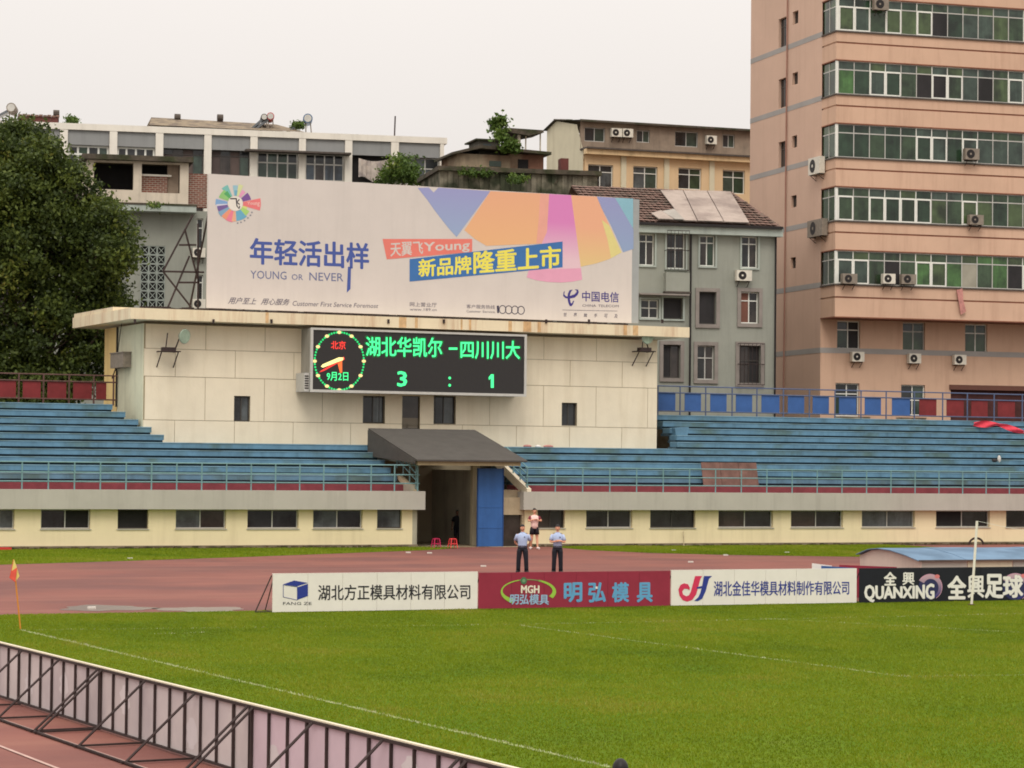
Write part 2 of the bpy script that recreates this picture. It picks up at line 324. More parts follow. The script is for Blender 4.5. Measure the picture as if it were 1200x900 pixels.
def track_mat():
    m = mat('red_running_track', (122, 72, 62), rough=.8, var=.12, scale=.35, c2=(106, 64, 58), cov=.5, bump=.15, bscale=20, spec=.35)
    t = m.node_tree; A = t.nodes.new; K = t.links.new; b = t.nodes['Principled BSDF']; src = b.inputs['Base Color'].links[0].from_socket
    g = A('ShaderNodeNewGeometry'); mp = A('ShaderNodeMapping'); mp.inputs['Scale'].default_value = (.12, 1.1, 1); K(g.outputs['Position'], mp.inputs[0])
    n = A('ShaderNodeTexNoise'); n.inputs['Scale'].default_value = .5; n.inputs['Detail'].default_value = 7; K(mp.outputs[0], n.inputs[0])
    r = A('ShaderNodeMapRange'); K(n.outputs[0], r.inputs[0]); r.inputs[1].default_value = .5; r.inputs[2].default_value = .72; r.inputs[4].default_value = .55
    x = A('ShaderNodeMix'); x.data_type = 'RGBA'; K(r.outputs[0], x.inputs[0]); K(src, x.inputs[6]); x.inputs[7].default_value = (*lin((140, 94, 78)), 1); K(x.outputs[2], b.inputs['Base Color']); return m
M_track = track_mat()
M_line = mat('worn_white_chalk', (138, 150, 92), rough=.9, var=.3, scale=3.5, c2=(96, 116, 34), cov=.5)
M_water = mat('wet_track_film', (122, 106, 96), rough=.28, var=.12, scale=1.2, spec=.45)
struct('ground', MB().poly([(-420, -420, -.03), (520, -420, -.03), (520, 520, -.03), (-420, 520, -.03)]), M_ground)
struct('running_track', MB().poly([(-60, -20, -.012), (200, -20, -.012), (200, 113.6, -.012), (-60, 113.6, -.012)]), M_track)
fA, fB = gnd(0, 752, .95), gnd(590, 896, .95); fd = (fB-fA).normalized()            # advertising fence line beside the touchline
fe0 = fA-fd*22; fe1 = fA+fd*60
struct('pitch', MB().poly([(fA.x+fd.x/fd.y*(66.3-fA.y)+.06, 66.3, -.004), (fA.x+fd.x/fd.y*(-10-fA.y)+.06, -10, -.004), (150, -10, -.004), (150, 66.3, -.004)]), M_grass)
# curved outer edge of the track and the grass verge below the stand wall
def strip(pxs, y1=113.3):
    pts = [gnd(x, y) for x, y in pxs]; return MB().poly([(p.x, p.y, -.004) for p in pts]+[(pts[-1].x, y1, -.004), (pts[0].x, y1, -.004)])
struct('grass_verge', strip([(-260, 676), (-80, 665), (0, 661.5), (150, 657), (300, 652), (430, 647), (500, 644.5), (536, 642)]), M_grass2)
struct('grass_verge', strip([(655, 641.5), (690, 644.5), (760, 647.6), (850, 650), (1000, 652.2), (1200, 654), (1330, 656)]), M_grass2)
# field markings
ln = MB()
def stripe(a, b, w, z=.0):
    a = Vector((a[0], a[1], 0)); b = Vector((b[0], b[1], 0)); d = (b-a).normalized(); n = Vector((-d.y, d.x, 0))*w/2
    ln.quad(tuple(a-n+z0*z), tuple(b-n+z0*z), tuple(b+n+z0*z), tuple(a+n+z0*z))
fl = gnd(25, 738.5); pc = gnd(610, 733); pe = gnd(1060, 793); ga = gnd(893, 724.5)
gl = Vector((44.6, 61.2, 0))
stripe(fl, gnd(715, 899), .11); stripe(fl, (27.5, 58.9), .07); stripe((27.5, 58.9), (150, 62), .07)
stripe(pc, pe, .10); stripe(pe, gnd(1330, 789), .08); stripe(ga, gnd(1240, 743.5), .10)
struct('field_line', ln, M_line)
ln = MB()
for k, (a, b) in enumerate((((0, 843), (167, 900)), ((0, 874), (67, 900)))):
    p, q = gnd(*a), gnd(*b); d = (q-p).normalized(); stripe(p-d*20, q+d*25, .06 if k else .12, .0)
struct('lane_line', ln, mat('worn_lane_paint', (180, 150, 140), var=.2, scale=2))
# puddles left on the bend
def puddle(x0, x1, y0, y1, sd):
    r = random.Random(sd); pts = []
    for i in range(36):
        a = 2*pi*i/36; k = 1+.16*sin(3*a+sd)+.1*sin(7*a+2*sd)+.05*r.random()
        p = gnd((x0+x1)/2+(x1-x0)/2*cos(a)*k, (y0+y1)/2+(y1-y0)/2*sin(a)*k); pts.append((p.x, p.y, -.006))
    return MB().poly(pts)
struct('puddle', puddle(72, 176, 709, 715.5, 1), M_water); struct('puddle', puddle(186, 286, 711, 716.5, 4), M_water)

# ================================================================== GRANDSTAND (left and right of the tunnel)
YW, YF = 113.5, 113.1                         # wall and projecting fascia
ZF0, ZF1 = 1.80, 2.68
XT0, XT1 = 47.5, 53.2                         # tunnel opening
RY, RT, RISE, RZ = 115.6, .80, .373, 3.04     # first riser, tread, rise
wins_l = [(-75, -33), (-17, 17), (48, 106), (138, 174), (206, 265), (290, 350), (367, 425), (442, 471)]
wins_r = [(630, 662), (687, 741), (762, 815), (842, 906), (927, 988), (1010, 1072), (1097, 1160), (1179, 1243), (1262, 1330)]
def simple_window(p, u0, u1, z0_, z1, v, fm, panes, kind, t=.05, trans=None, dep=.05):
    """one window: frame with mullions, each pane a sub-part"""
    f = MB(); f.box(u0, u1, v-dep, v, z0_, z0_+t).box(u0, u1, v-dep, v, z1-t, z1).box(u0, u0+t, v-dep, v, z0_+t, z1-t).box(u1-t, u1, v-dep, v, z0_+t, z1-t)
    nn = len(panes); step = (u1-u0)/nn; zt = z1-t if trans is None else z0_+(z1-z0_)*trans
    for i in range(1, nn): f.box(u0+i*step-t/2, u0+i*step+t/2, v-dep, v, z0_+t, z1-t)
    if trans: f.box(u0+t, u1-t, v-dep-.004, v+.004, zt-t/2, zt+t/2)
    fo = part(p, 'window', f, fm)
    for i, pm in enumerate(panes):
        part(fo, 'pane', MB().box(u0+i*step+t/2, u0+(i+1)*step-t/2, v-dep*.3+.012*(i % 2), v-dep*.3+.02+.012*(i % 2), z0_+t/2, zt-t*.3), pm)
        if trans: part(fo, 'pane', MB().box(u0+i*step+t/2, u0+(i+1)*step-t/2, v-dep*.3+.006, v-dep*.3+.026, zt+t*.3, z1-t/2), random.choice([pm, M_gdark]))
    return fo
def grandstand(label, xa, xb, wins, side):
    g = thing('grandstand', label, 'grandstand', ST, ((xa+xb)/2, YW, 0))
    holes = []
    for a, b in wins:
        u0 = ST.P(a, 606, YW)[0]; u1 = ST.P(b, 606, YW)[0]; holes.append((u0, u1, .90, ZF0+.02))
    wb = wall_mb(MB(), xa, xb, -.05, ZF0+.05, YW, YW+.3, holes)
    wb.quad((xa, YW, -.05), (xa, YW+6, -.05), (xa, YW+6, ZF0), (xa, YW, ZF0)); wb.quad((xb, YW, -.05), (xb, YW+6, -.05), (xb, YW+6, ZF0), (xb, YW, ZF0))
    wb.quad((xa, YW+.32, -.05), (xb, YW+.32, -.05), (xb, YW+.32, ZF0), (xa, YW+.32, ZF0))
    part(g, 'wall', wb, M_low)
    part(g, 'plinth', MB().box(xa, xb, YW-.09, YW-.004, -.05, .13), mat('dirty_plinth', (122, 110, 90), var=.3, scale=2, streak=.5))
    part(g, 'fascia', MB().box(xa-(.25 if side > 0 else 0), xb+(.25 if side < 0 else 0), YF, YW+.35, ZF0, ZF1), M_fascia)
    for h in holes:
        r = random.Random(int(h[0]*7)); n = 2 if h[1]-h[0] > 1.9 else (2 if r.random() < .4 else 1)
        simple_window(g, h[0]+.01, h[1]-.01, h[2]+.01, h[3]-.03, YW+.2, r.choice([M_dframe, M_alu, M_alu]), [r.choice([M_gdark, M_gdark2, M_gdark, M_ggrey, M_dark]) for _ in range(n)], 0, t=.045)
    for h in holes: part(g, 'sill', MB().box(h[0]-.04, h[1]+.04, YW-.05, YW+.14, h[2]-.045, h[2]-.003), M_fascia)
    part(g, 'walkway', MB().box(xa, xb, YW+.36, RY, ZF0+.2, ZF1-.02), M_red)
    part(g, 'kerb', MB().box(xa, xb, RY-.9, RY, ZF1-.016, RZ-.06), M_red)
    return g
XL0, XR1 = 12.0, 118.0
gl_ = grandstand('long blue terraced stand with cream window wall left of the tunnel', XL0, XT0, wins_l, -1)
gr_ = grandstand('long blue terraced stand with cream window wall right of the tunnel', XT1, XR1, wins_r, 1)
# bench rows: each row its own part with an overhanging lip and a shadow gap under it
UBL = [ST.P(x, 510, 119.8)[0] for x in (190, 181, 171, 161, 151)]      # stepped ends beside the white hall
UBR = ST.P(786, 500, 121)[0]
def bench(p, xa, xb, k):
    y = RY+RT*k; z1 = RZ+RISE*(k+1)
    # slab lip: riser face in two heights, lower one painted dark as lip shade
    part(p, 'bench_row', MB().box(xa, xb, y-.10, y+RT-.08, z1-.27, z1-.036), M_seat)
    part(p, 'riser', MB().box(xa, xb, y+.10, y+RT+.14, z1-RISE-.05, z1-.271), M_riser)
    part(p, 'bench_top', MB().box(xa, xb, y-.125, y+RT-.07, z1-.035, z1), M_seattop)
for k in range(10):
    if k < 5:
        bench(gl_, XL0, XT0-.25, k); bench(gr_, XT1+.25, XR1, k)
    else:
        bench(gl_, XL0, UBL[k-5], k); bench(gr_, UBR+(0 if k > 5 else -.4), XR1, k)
# landing in front of the hall, and the back of the terraces
part(gl_, 'landing', MB().box(UBL[4]-2, XT0-.25, RY+RT*5+.02, 123.4, 4.6, RZ+RISE*5-.01), M_seat)
part(gr_, 'landing', MB().box(XT1+.25, UBR+1, RY+RT*5+.02, 121.2, 4.6, RZ+RISE*5-.01), M_seat)
part(gl_, 'back_wall', MB().box(XL0, 34.0, 124.0, 124.4, -.05, RZ+RISE*10-.02), M_conc)
part(gr_, 'back_wall', MB().box(UBR-2, XR1, 124.0, 124.4, -.05, RZ+RISE*10-.02), M_conc)
# painted blue skirting blotch at the right corner of the hall
part(gr_, 'blue_corner_block', MB().prism([(66.05, RZ+RISE*5), (UBR+.3, RZ+RISE*5), (UBR+.1, RZ+RISE*8), (66.25, RZ+RISE*8.2)], 120.7, 121.6), M_seat)

# tunnel: side walls, ceiling, back wall, pillar, parapets
t = thing('tunnel_entrance', 'dark players tunnel opening under the sloping canopy', 'tunnel', ST, ((XT0+XT1)/2, YW, 0))
M_tin = mat('tunnel_wall_paint', (168, 162, 144), var=.15, scale=.8, streak=.5)
part(t, 'side_wall', MB().box(XT0-.24, XT0, YW-.003, 121, -.05, 3.0), M_tin)
pu0, pu1 = ST.P(552, 600, 115.2)[0], ST.P(559, 600, 115.2)[0]
part(t, 'side_wall', MB().box(pu1+.0, pu1+.25, 115.4, 121, -.05, 3.7), M_tin)
part(t, 'back_wall', wall_mb(MB(), XT0, XT1+2, -.05, 4.4, 121, 121.5, [(XT0+.9, XT0+1.9, 0, 2.5), (XT0+3.1, XT0+3.9, .9, 2.6)]), M_tin)
part(t, 'doorway', MB().box(XT0+.9, XT0+1.9, 121.4, 121.45, -.05, 2.5), M_dark); part(t, 'dark_window', MB().box(XT0+3.1, XT0+3.9, 121.4, 121.45, .9, 2.6), M_dark)
part(t, 'ceiling', MB().prism([(113.6, 3.95), (121, 4.3), (121, 4.45), (113.6, 4.1)], XT0+.01, pu1+.4, 'u'), M_tin)
part(t, 'pillar', MB().box(pu0-.05, pu1, 114.9, 115.2, -.05, 3.95), mat('pale_pillar', (190, 178, 150), var=.1, streak=.4))
part(t, 'floor', MB().box(XT0, XT1, YW-.2, 121, -.05, .01), M_conc)
# right flank: stained concrete stair side with a low door, sloping parapet on top
su0 = ST.P(586, 600, YW+.1)[0]
sw = wall_mb(MB(), su0, XT1+.3, -.05, 2.4, YW+.04, YW+.3, [(su0+.12, XT1-.12, 0, 1.55)])
sw.quad((su0, YW+.04, 0), (su0, 118, 0), (su0, 118, 3.0), (su0, YW+.04, 2.4))
part(t, 'stair_wall', sw, M_conc)
part(t, 'low_door', MB().box(su0+.13, XT1-.13, YW+.22, YW+.26, 0, 1.54), M_gdark2)
part(t, 'stair_wall_block', MB().box(su0, XT1-.1, YW+.31, YW+1.6, 1.8, 2.75), M_conc)
part(t, 'parapet', MB().prism([(113.2, 2.35), (118.6, 4.55), (118.6, 5.0), (113.2, 2.82)], XT1-.02, XT1+.2, 'u'), M_cream)
part(t, 'parapet', MB().prism([(113.4, 2.4), (115.6, 3.25), (115.6, 3.45), (113.4, 2.75)], XT0-.2, XT0+.02, 'u'), M_conc)
# blue door leaf standing open
d = thing('open_door', 'tall blue metal door leaf standing open at the tunnel mouth', 'door', ST, (ST.P(574, 640, 113.4)[0], 113.4, 0))
du0, du1 = ST.P(560, 600, 113.4)[0], ST.P(588.5, 600, 113.4)[0]
dz1 = ST.P(574, 549, 113.4)[1]
part(d, 'door_leaf', MB().box(du0, du1, 113.36, 113.42, .02, dz1), M_bdoor)
part(d, 'door_frame', MB().box(du0-.05, du0, 113.34, 113.44, 0, dz1+.03).box(du1, du1+.05, 113.34, 113.44, 0, dz1+.03), mat('darker_blue_edge', (40, 72, 122)))
part(d, 'rib', MB().box(du0+.02, du1-.02, 113.345, 113.36, 1.9, 1.95).box(du0+.02, du1-.02, 113.345, 113.36, .9, .95), M_bdoor)
# canopy
c = thing('entrance_canopy', 'dark grey sloping sheet canopy over the tunnel entrance', 'canopy', ST, (50.2, 112.6, 3.9))
cx0, cx1 = 46.95, 52.75
part(c, 'roof_sheet', MB().prism([(112.3, 4.12), (118.6, 5.66), (118.6, 5.74), (112.3, 4.2)], cx0, cx1, 'u'), M_canopy)
part(c, 'front_beam', MB().box(cx0+.12, cx1-.3, 112.42, 112.6, 3.93, 4.12), mat('canopy_beam', (150, 136, 106), var=.12, streak=.3))
part(c, 'soffit', MB().prism([(112.6, 4.02), (118.5, 5.5), (118.5, 5.55), (112.6, 4.07)], cx0+.12, cx1-.2, 'u'), M_tin)
part(c, 'side_cheek', MB().prism([(112.5, 4.03), (118.6, 4.35), (118.6, 5.65), (112.5, 4.16)], cx0-.03, cx0+.03, 'u'), M_canopy)
part(c, 'side_cheek', MB().prism([(113.5, 4.2), (118.6, 5.2), (118.6, 5.65), (113.5, 4.4)], cx1-.05, cx1+.01, 'u'), M_canopy)

# ---- rails at the front of the terraces
def railing(name, label, group, xs, y, zb, zt, bars, m, r=.035, close=None):
    g = thing(name, label, 'railing', ST, (xs[len(xs)//2], y, zb), group)
    for x in xs: part(g, 'post', MB().bar((x, y, zb), (x, y, zt), r), m)
    for z in bars: part(g, 'rail', MB().bar((xs[0]-.1, y, z), (xs[-1]+.1, y, z), r*.85), m)
    return g
lx = [ST.P(26, 550, 113.35)[0]+1.2*i for i in range(-9, 17)]
lx = [x for x in lx if x < XT0-.2]+[XT0-.05]
railing('railing', 'teal three bar railing along the left terrace front', None, lx, 113.35, ZF1-.02, 3.92, [3.92, 3.46, 3.05], M_rail)
rx = [XT1+.05]+[ST.P(651, 550, 113.35)[0]+1.5*i for i in range(0, 34)]
railing('railing', 'teal three bar railing along the right terrace front', None, rx, 113.35, ZF1-.02, 3.86, [3.86, 3.42, 3.02], M_rail)
def stair_rail(label, x):
    g = thing('stair_railing', label, 'railing', ST, (x, 113.4, 2.8)); a, b = 113.45, 115.9
    for o_ in (1.12, .78, .45): part(g, 'rail', MB().bar((x, a, 2.75+o_), (x, b, 3.8+o_*.95), .03), M_rail)
    for k in range(4):
        f = k/3; y = a+(b-a)*f; part(g, 'post', MB().bar((x, y, 2.78+1.0*f), (x, y, 3.87+1.0*f), .032), M_rail)
    return g
stair_rail('sloping teal stair rail climbing left of the tunnel canopy', XT0-.09); stair_rail('sloping teal stair rail climbing right of the tunnel canopy', XT1+.09)

# ---- rails with coloured panels at the top of the terraces
def panel_rail(label, posts, panels, y, zb, ztop, m):
    g = thing('panel_railing', label, 'railing', ST, (posts[len(posts)//2], y, zb))
    for x in posts: part(g, 'post', MB().bar((x, y, zb), (x, y, ztop), .045), m)
    for z in (ztop, zb+(ztop-zb)*.78, zb+.28): part(g, 'rail', MB().bar((posts[0]-.2, y+.005, z), (posts[-1]+.2, y+.005, z), .035), m)
    for a, b, pm in panels: part(g, 'panel', MB().box(a, b, y+.045, y+.075, zb+.3, zb+(ztop-zb)*.76), pm)
ZT = RZ+RISE*10
YB = 124.2
bx = [ST.P(x, 470, YB)[0] for x in (797, 827, 858, 887, 918, 948.5, 978.5, 1009, 1038.5, 1071.5, 1104.7, 1133.6, 1165, 1198, 1230, 1262)]
bp_ = [(a, b, M_bpanel) for a, b in ((772, 792), (803, 822), (833, 852), (863, 882), (893, 914), (924, 943), (953, 972), (984, 1004), (1014, 1033), (1046, 1067))]+[(a, b, M_rpanel) for a, b in ((1078, 1098), (1110, 1130), (1139, 1158), (1170, 1190), (1203, 1223), (1236, 1256))]
panel_rail('railing with blue and dark red panels above the right terrace', [ST.P(771, 470, YB)[0]]+bx, [(ST.P(a, 470, YB)[0], ST.P(b, 470, YB)[0], m) for a, b, m in bp_], YB, ZT-.03, ZT+1.62, M_brail)
lp = [ST.P(x, 455, YB)[0] for x in (-44, -15, 22, 51, 81, 110, 133)]
panel_rail('rusty railing with dark red panels above the left terrace', lp, [(ST.P(a, 455, YB)[0], ST.P(b, 455, YB)[0], M_rpanel) for a, b in ((-38, -18), (-10, 19), (27, 48), (56, 78), (86, 108), (113, 125))], YB, ZT-.03, ZT+1.45, M_rrail)

# ================================================================== SCOREBOARD HALL
YH = 120.9
h = thing('scoreboard_hall', 'cream panelled hall behind the terraces carrying the scoreboard', 'building', ST, (51, YH, 0))
HX0 = ST.P(168, 450, YH)[0]; HX1 = ST.P(770, 450, YH)[0]; ZR = 10.72
hw = [(274, 293, 464, 494), (425, 451, 464, 496), (471, 492, 464, 504), (508, 534, 464, 497), (658, 676, 472, 499)]
hh = [ST.R(a, c_, b, d_, YH) for a, b, c_, d_ in hw]
part(h, 'wall', wall_mb(MB(), HX0, HX1, -.05, ZR, YH, YH+.35, hh).quad((HX0, YH+.36, 0), (HX1, YH+.36, 0), (HX1, YH+.36, ZR), (HX0, YH+.36, ZR)).quad((HX1, YH, 0), (HX1, YH+9, 0), (HX1, YH+9, ZR), (HX1, YH, ZR)), M_joint)
JX = ST.P(241, 400, YH)[0]; DX = 3.08
rows = [(9.5, ZR-.01, 0), (8.14, 9.5, .5), (6.01, 8.14, 0), (4.88, 6.01, .5)]
gp = .013
for z0_, z1, o_ in rows:
    x = JX+DX*o_
    while x > HX0: x -= DX
    while x < HX1:
        a, b = max(x, HX0)+gp, min(x+DX, HX1)-gp; x += DX
        if b-a < .08: continue
        hs_ = [q for q in hh if q[0] < b and q[1] > a and q[2] < z1 and q[3] > z0_]
        mb = wall_mb(MB(), a, b, z0_+gp, z1-gp, YH-.03, YH, [(max(q[0], a), min(q[1], b), max(q[2], z0_+gp), min(q[3], z1-gp)) for q in hs_])
        mb.quad((a, YH-.03, z0_+gp), (a, YH, z0_+gp), (a, YH, z1-gp), (a, YH-.03, z1-gp)).quad((b, YH-.03, z0_+gp), (b, YH, z0_+gp), (b, YH, z1-gp), (b, YH-.03, z1-gp)).quad((a, YH-.03, z1-gp), (b, YH-.03, z1-gp), (b, YH, z1-gp), (a, YH, z1-gp))
        part(h, 'wall_panel', mb, M_cream)
for i, q in enumerate(hh):
    if i == 2:
        dr = part(h, 'door', MB().box(q[0]+.02, q[1]-.02, YH+.12, YH+.16, q[2], q[3]-.02), M_gdark2); part(dr, 'lower_panel', MB().box(q[0]+.06, q[1]-.06, YH+.1, YH+.12, q[2]+.1, q[2]+.62), mat('door_panel_grey', (120, 112, 100)))
    else: simple_window(h, q[0]+.01, q[1]-.01, q[2]+.01, q[3]-.01, YH+.2, M_dframe, [M_gdark, M_ggrey if i != 4 else M_gdark], 0, t=.05)
# chamfered left side, rear strip, pipe
cu, cv = HX0-.02, 125.35
part(h, 'side_wall', MB().box(HX0-.03, HX0-.004, YH-.027, cv, 0, ZR), M_side)
part(h, 'rear_wall', MB().box(HX0-.05, HX0-.003, cv+.004, 127.7, 0, ZR), mat('yellow_cream_strip', (220, 192, 132), var=.08, streak=.3))
part(h, 'drainpipe', MB().bar((cu-.08, cv-.1, 6.7), (cu-.08, cv-.1, ZR), .05), M_black)
# roof slab with rust streaks and bolts
sx0, sx1 = ST.P(85, 375, 119.7)[0], ST.P(808, 390, 119.7)[0]; sx2 = ST.P(153, 370, 119.7)[0]
zs0, zs1 = ST.P(480, 384.5, 119.7)[1], ST.P(480, 372, 119.7)[1]
part(h, 'roof_slab', MB().box(sx2, sx1, 119.7, 130.3, zs0, zs1), M_slab)
part(h, 'roof_upstand', MB().box(sx2+.05, sx2+4.5, 123, 130.2, zs1+.001, zs1+.2), M_slab)
dd = MB(); r = random.Random(3)
for i in range(420):
    x = r.uniform(sx2+.5, sx1-3.5); dd.box(x, x+r.uniform(.06, .5), 119.72+r.random()*.5, 120.3, zs1+.001, zs1+r.uniform(.03, .12))
part(h, 'roof_debris', dd, mat('roof_debris', (62, 52, 48), var=.4, scale=4), kind='stuff')
for x in (158, 318, 455, 640, 776, 250, 520, 690):
    u, z = ST.P(x, 377, 119.68); part(h, 'bracket', MB().box(u-.05, u+.05, 119.62, 119.7, z-.08, z+.12), M_steel)
for x, w_ in ((313, .16), (472, .4), (488, .16), (551, .12), (598, .2), (618, .45), (632, .18), (733, .2), (745, .3), (541, .1)):
    u = ST.P(x, 377, 119.69)[0]
    part(h, 'rust_stain', MB().box(u-w_/2, u+w_/2, 119.692, 119.7, zs0+.02, zs1-.005), mat('rust_stain', (206, 172, 128), var=.25, scale=3, streak=.8, dirt=(160, 106, 66)))
# electrical cabinet and floodlights
e = thing('electrical_box', 'grey electrical box on the left corner of the cream hall', 'box', ST, (HX0-.2, 124.1, 8.4))
bz0, bz1 = ST.P(141, 431, 124)[1], ST.P(141, 414, 124)[1]; bu0, bu1 = HX0-.45, HX0-.03
part(e, 'cabinet', MB().box(bu0, bu1, 122.9, 125.2, bz0, bz1), M_acold); part(e, 'lid', MB().box(bu0-.04, bu1, 122.85, 125.25, bz1, bz1+.05), M_acold)
part(e, 'cable', MB().bar((bu0+.2, 124.9, bz0), (bu0+.1, 125.2, bz0-.5), .03).bar((bu0+.2, 124.6, bz1), (bu0+.3, 124.3, ZR+.2), .02), M_black)
def floodlight(label, px, lampdx, tilt):
    u, z = ST.P(px, 412, YH-.5); g = thing('floodlight', label, 'floodlight', ST, (u, YH-.03, z), 'floodlights on brackets on the hall wall')
    fr = MB()
    for s in (-1, 1):
        fr.bar((u+s*.42, YH-.03, z), (u+s*.42, YH-.95, z), .03).bar((u+s*.42, YH-.03, z-.75), (u+s*.42, YH-.85, z), .03)
    fr.bar((u-.5, YH-.95, z), (u+.5, YH-.95, z), .03).bar((u-.5, YH-.4, z), (u+.5, YH-.4, z), .03)
    part(g, 'bracket', fr, M_steel)
    lu, lz = u+lampdx, z+.78
    part(g, 'yoke', MB().bar((u-.2, YH-.7, z), (u-.1, YH-.7, z+.9), .03).bar((u+.25, YH-.7, z), (lu, YH-.7, lz), .035), M_steel)
    d_ = Vector((tilt, -1, -.15)).normalized(); c0 = Vector((lu, YH-.75, lz))
    lamp = part(g, 'lamp_housing', MB().bar(c0, c0+d_*.28, .18, .38, n=14), mat('lamp_aluminium', (150, 150, 136), rough=.4))
    part(lamp, 'lens', MB().bar(c0+d_*.281, c0+d_*.31, .36, .34, n=14), glass('lamp_lens', (168, 190, 168), rough=.1))
    part(g, 'ballast', MB().box(u-.35, u+.3, YH-.85, YH-.45, z+.02, z+.2), M_steel)
floodlight('round floodlight on a bracket near the left end of the hall wall', 197, .55, .5)
floodlight('round floodlight on a bracket near the right end of the hall wall', 754, -.05, .1)

# ================================================================== LED SCOREBOARD
YS = 119.5
sx0_, sx1_, sz0, sz1 = 44.17, 56.02, 7.5, 10.7
s = thing('scoreboard', 'wide black electronic scoreboard with clock and green lettering reading 3 : 1', 'scoreboard', ST, (50.1, YS, 7.5))
part(s, 'cabinet', MB().box(sx0_+.02, sx1_-.02, YS+.05, YH-.04, sz0+.02, sz1-.02), mat('scoreboard_cabinet', (150, 146, 136), var=.1, streak=.3))
b_ = .13
part(s, 'frame', MB().box(sx0_, sx1_, YS-.05, YS+.05, sz0, sz0+b_).box(sx0_, sx1_, YS-.05, YS+.05, sz1-b_*.8, sz1).box(sx0_, sx0_+b_, YS-.05, YS+.05, sz0+b_, sz1-b_*.8).box(sx1_-b_, sx1_, YS-.05, YS+.05, sz0+b_, sz1-b_*.8), M_alu)
part(s, 'screen', MB().box(sx0_+b_, sx1_-b_, YS-.0, YS+.04, sz0+b_, sz1-b_*.8), mat('led_screen', (48, 46, 46), rough=.6, var=.06, scale=6, bump=.2, bscale=20))
part(s, 'vent', MB().box(sx0_-.26, sx0_-.0, YS+.1, YH-.1, sz0+.02, sz0+.95), M_alu)
for k in range(6): part(s, 'vent_slat', MB().box(sx0_-.24, sx0_-.04, YS+.085, YS+.1, sz0+.16+k*.12, sz0+.22+k*.12), M_black)
G1 = glow('green_led', (70, 255, 150), 1.25); G2 = glow('red_led', (255, 60, 50), 1.1); G3 = glow('amber_led', (250, 226, 150), 1.05); G4 = glow('orange_led', (255, 110, 50), 1.1); G0 = glow('green_led_dots', (30, 225, 120), 1.0)
G5 = glow('pale_yellow_led', (255, 236, 150), 1.3); GH = glow('green_led_halo', (10, 120, 50), .55)
V = YS-.012
def led(txt, q, m, bold=.015):
    text_on(s, txt, rectq(ST, V, *q[:4], sl=q[4] if len(q) > 4 else 0), V, m, bold=bold)
def halo(txt, q): text_on(s, txt, rectq(ST, V+.006, *q[:4], sl=q[4]), V+.006, GH, bold=.055, name='lettering_glow')
for tx, q in (('湖北华凯尔', (429, 394.5, 518, 417, 1.5)), ('四川川大', (540, 399, 609, 420, .8))):
    halo(tx, (q[0]-1, q[1]-1, q[2]+1, q[3]+1, q[4])); led(tx, q, G1, .018)
led('-', (526, 407.3, 536, 409.8, 0), G1, .03); led('3', (466, 435.5, 476.5, 452.5, 0), G1, .045); print_poly(s, [(572.5, 442.5), (575.4, 438.6), (578.6, 438.6), (578.6, 454.5), (575.2, 454.5), (575.2, 443.6), (573, 445.2)], V, G1, name='lettering')
for yy in (443, 451.5): part(s, 'colon_dot', MB().disc(ST.P(527, yy, V), .075, V, 8), G1)
led('北京', (388, 399.5, 405, 409, .3), G2, .02); led('9月2日', (383, 436, 408, 446, .3), G1, .015)
rcx, rcy, rrx, rry = 397.6, 423.2, 28.8, 33.8
dots = MB()
for i in range(60):
    a = 2*pi*i/60
    c_ = ST.P(rcx+rrx*sin(a), rcy-rry*cos(a), V)
    if i % 5: part(s, 'clock_dot', MB().disc(c_, .055, V, 8), G0)
    if i % 5 == 0: part(s, 'clock_lamp', MB().disc(c_, .115, V, 10, .085), G3)
print_poly(s, [(374, 436.5), (376, 434.5), (403, 418), (404, 421), (380, 434.5)], V+.002, G2, name='clock_hand')
print_poly(s, [(395, 423), (401, 421.5), (401, 436.5), (398.5, 437)], V+.0025, G4, name='clock_hand')
print_poly(s, [(376, 429.5), (378, 427), (397, 418.8), (402.5, 419), (402, 422), (395, 424.5), (378.5, 430.8)], V-.002, G5, name='clock_hand')

# ================================================================== BILLBOARD
YBB = 121.6
bu0, bu1 = 39.45, 63.2; bz0, bz1 = ST.P(490, 368.5, YBB)[1]-.05, ST.P(490, 218, YBB)[1]
M_bbl = lambda c: flat(c)
B = thing('billboard', 'huge white advertising billboard with colour wheel art above the cream hall', 'billboard', ST, ((bu0+bu1)/2, YBB, bz0))
part(B, 'face_panel', MB().box(bu0, bu1, YBB, YBB+.12, bz0, bz1), M_bb)
part(B, 'edge_trim', MB().box(bu1+.001, bu1+.42, YBB+.02, YBB+.5, bz0, bz1-.02), mat('billboard_return', (156, 160, 160), var=.1))
for k in range(9):
    x = bu0+.3+k*(bu1-bu0-.6)/8; part(B, 'upright', MB().box(x-.06, x+.06, YBB+.14, YBB+.26, bz0-.45, bz1-.1), M_steel)
    part(B, 'brace', MB().bar((x, YBB+.3, bz1-1), (x, YBB+4, zs1), .05), M_steel)
for z in (bz0+.3, bz0+2.3, bz0+4.4, bz1-.3): part(B, 'crossbar', MB().box(bu0+.1, bu1-.1, YBB+.27, YBB+.34, z-.04, z+.04), M_steel)
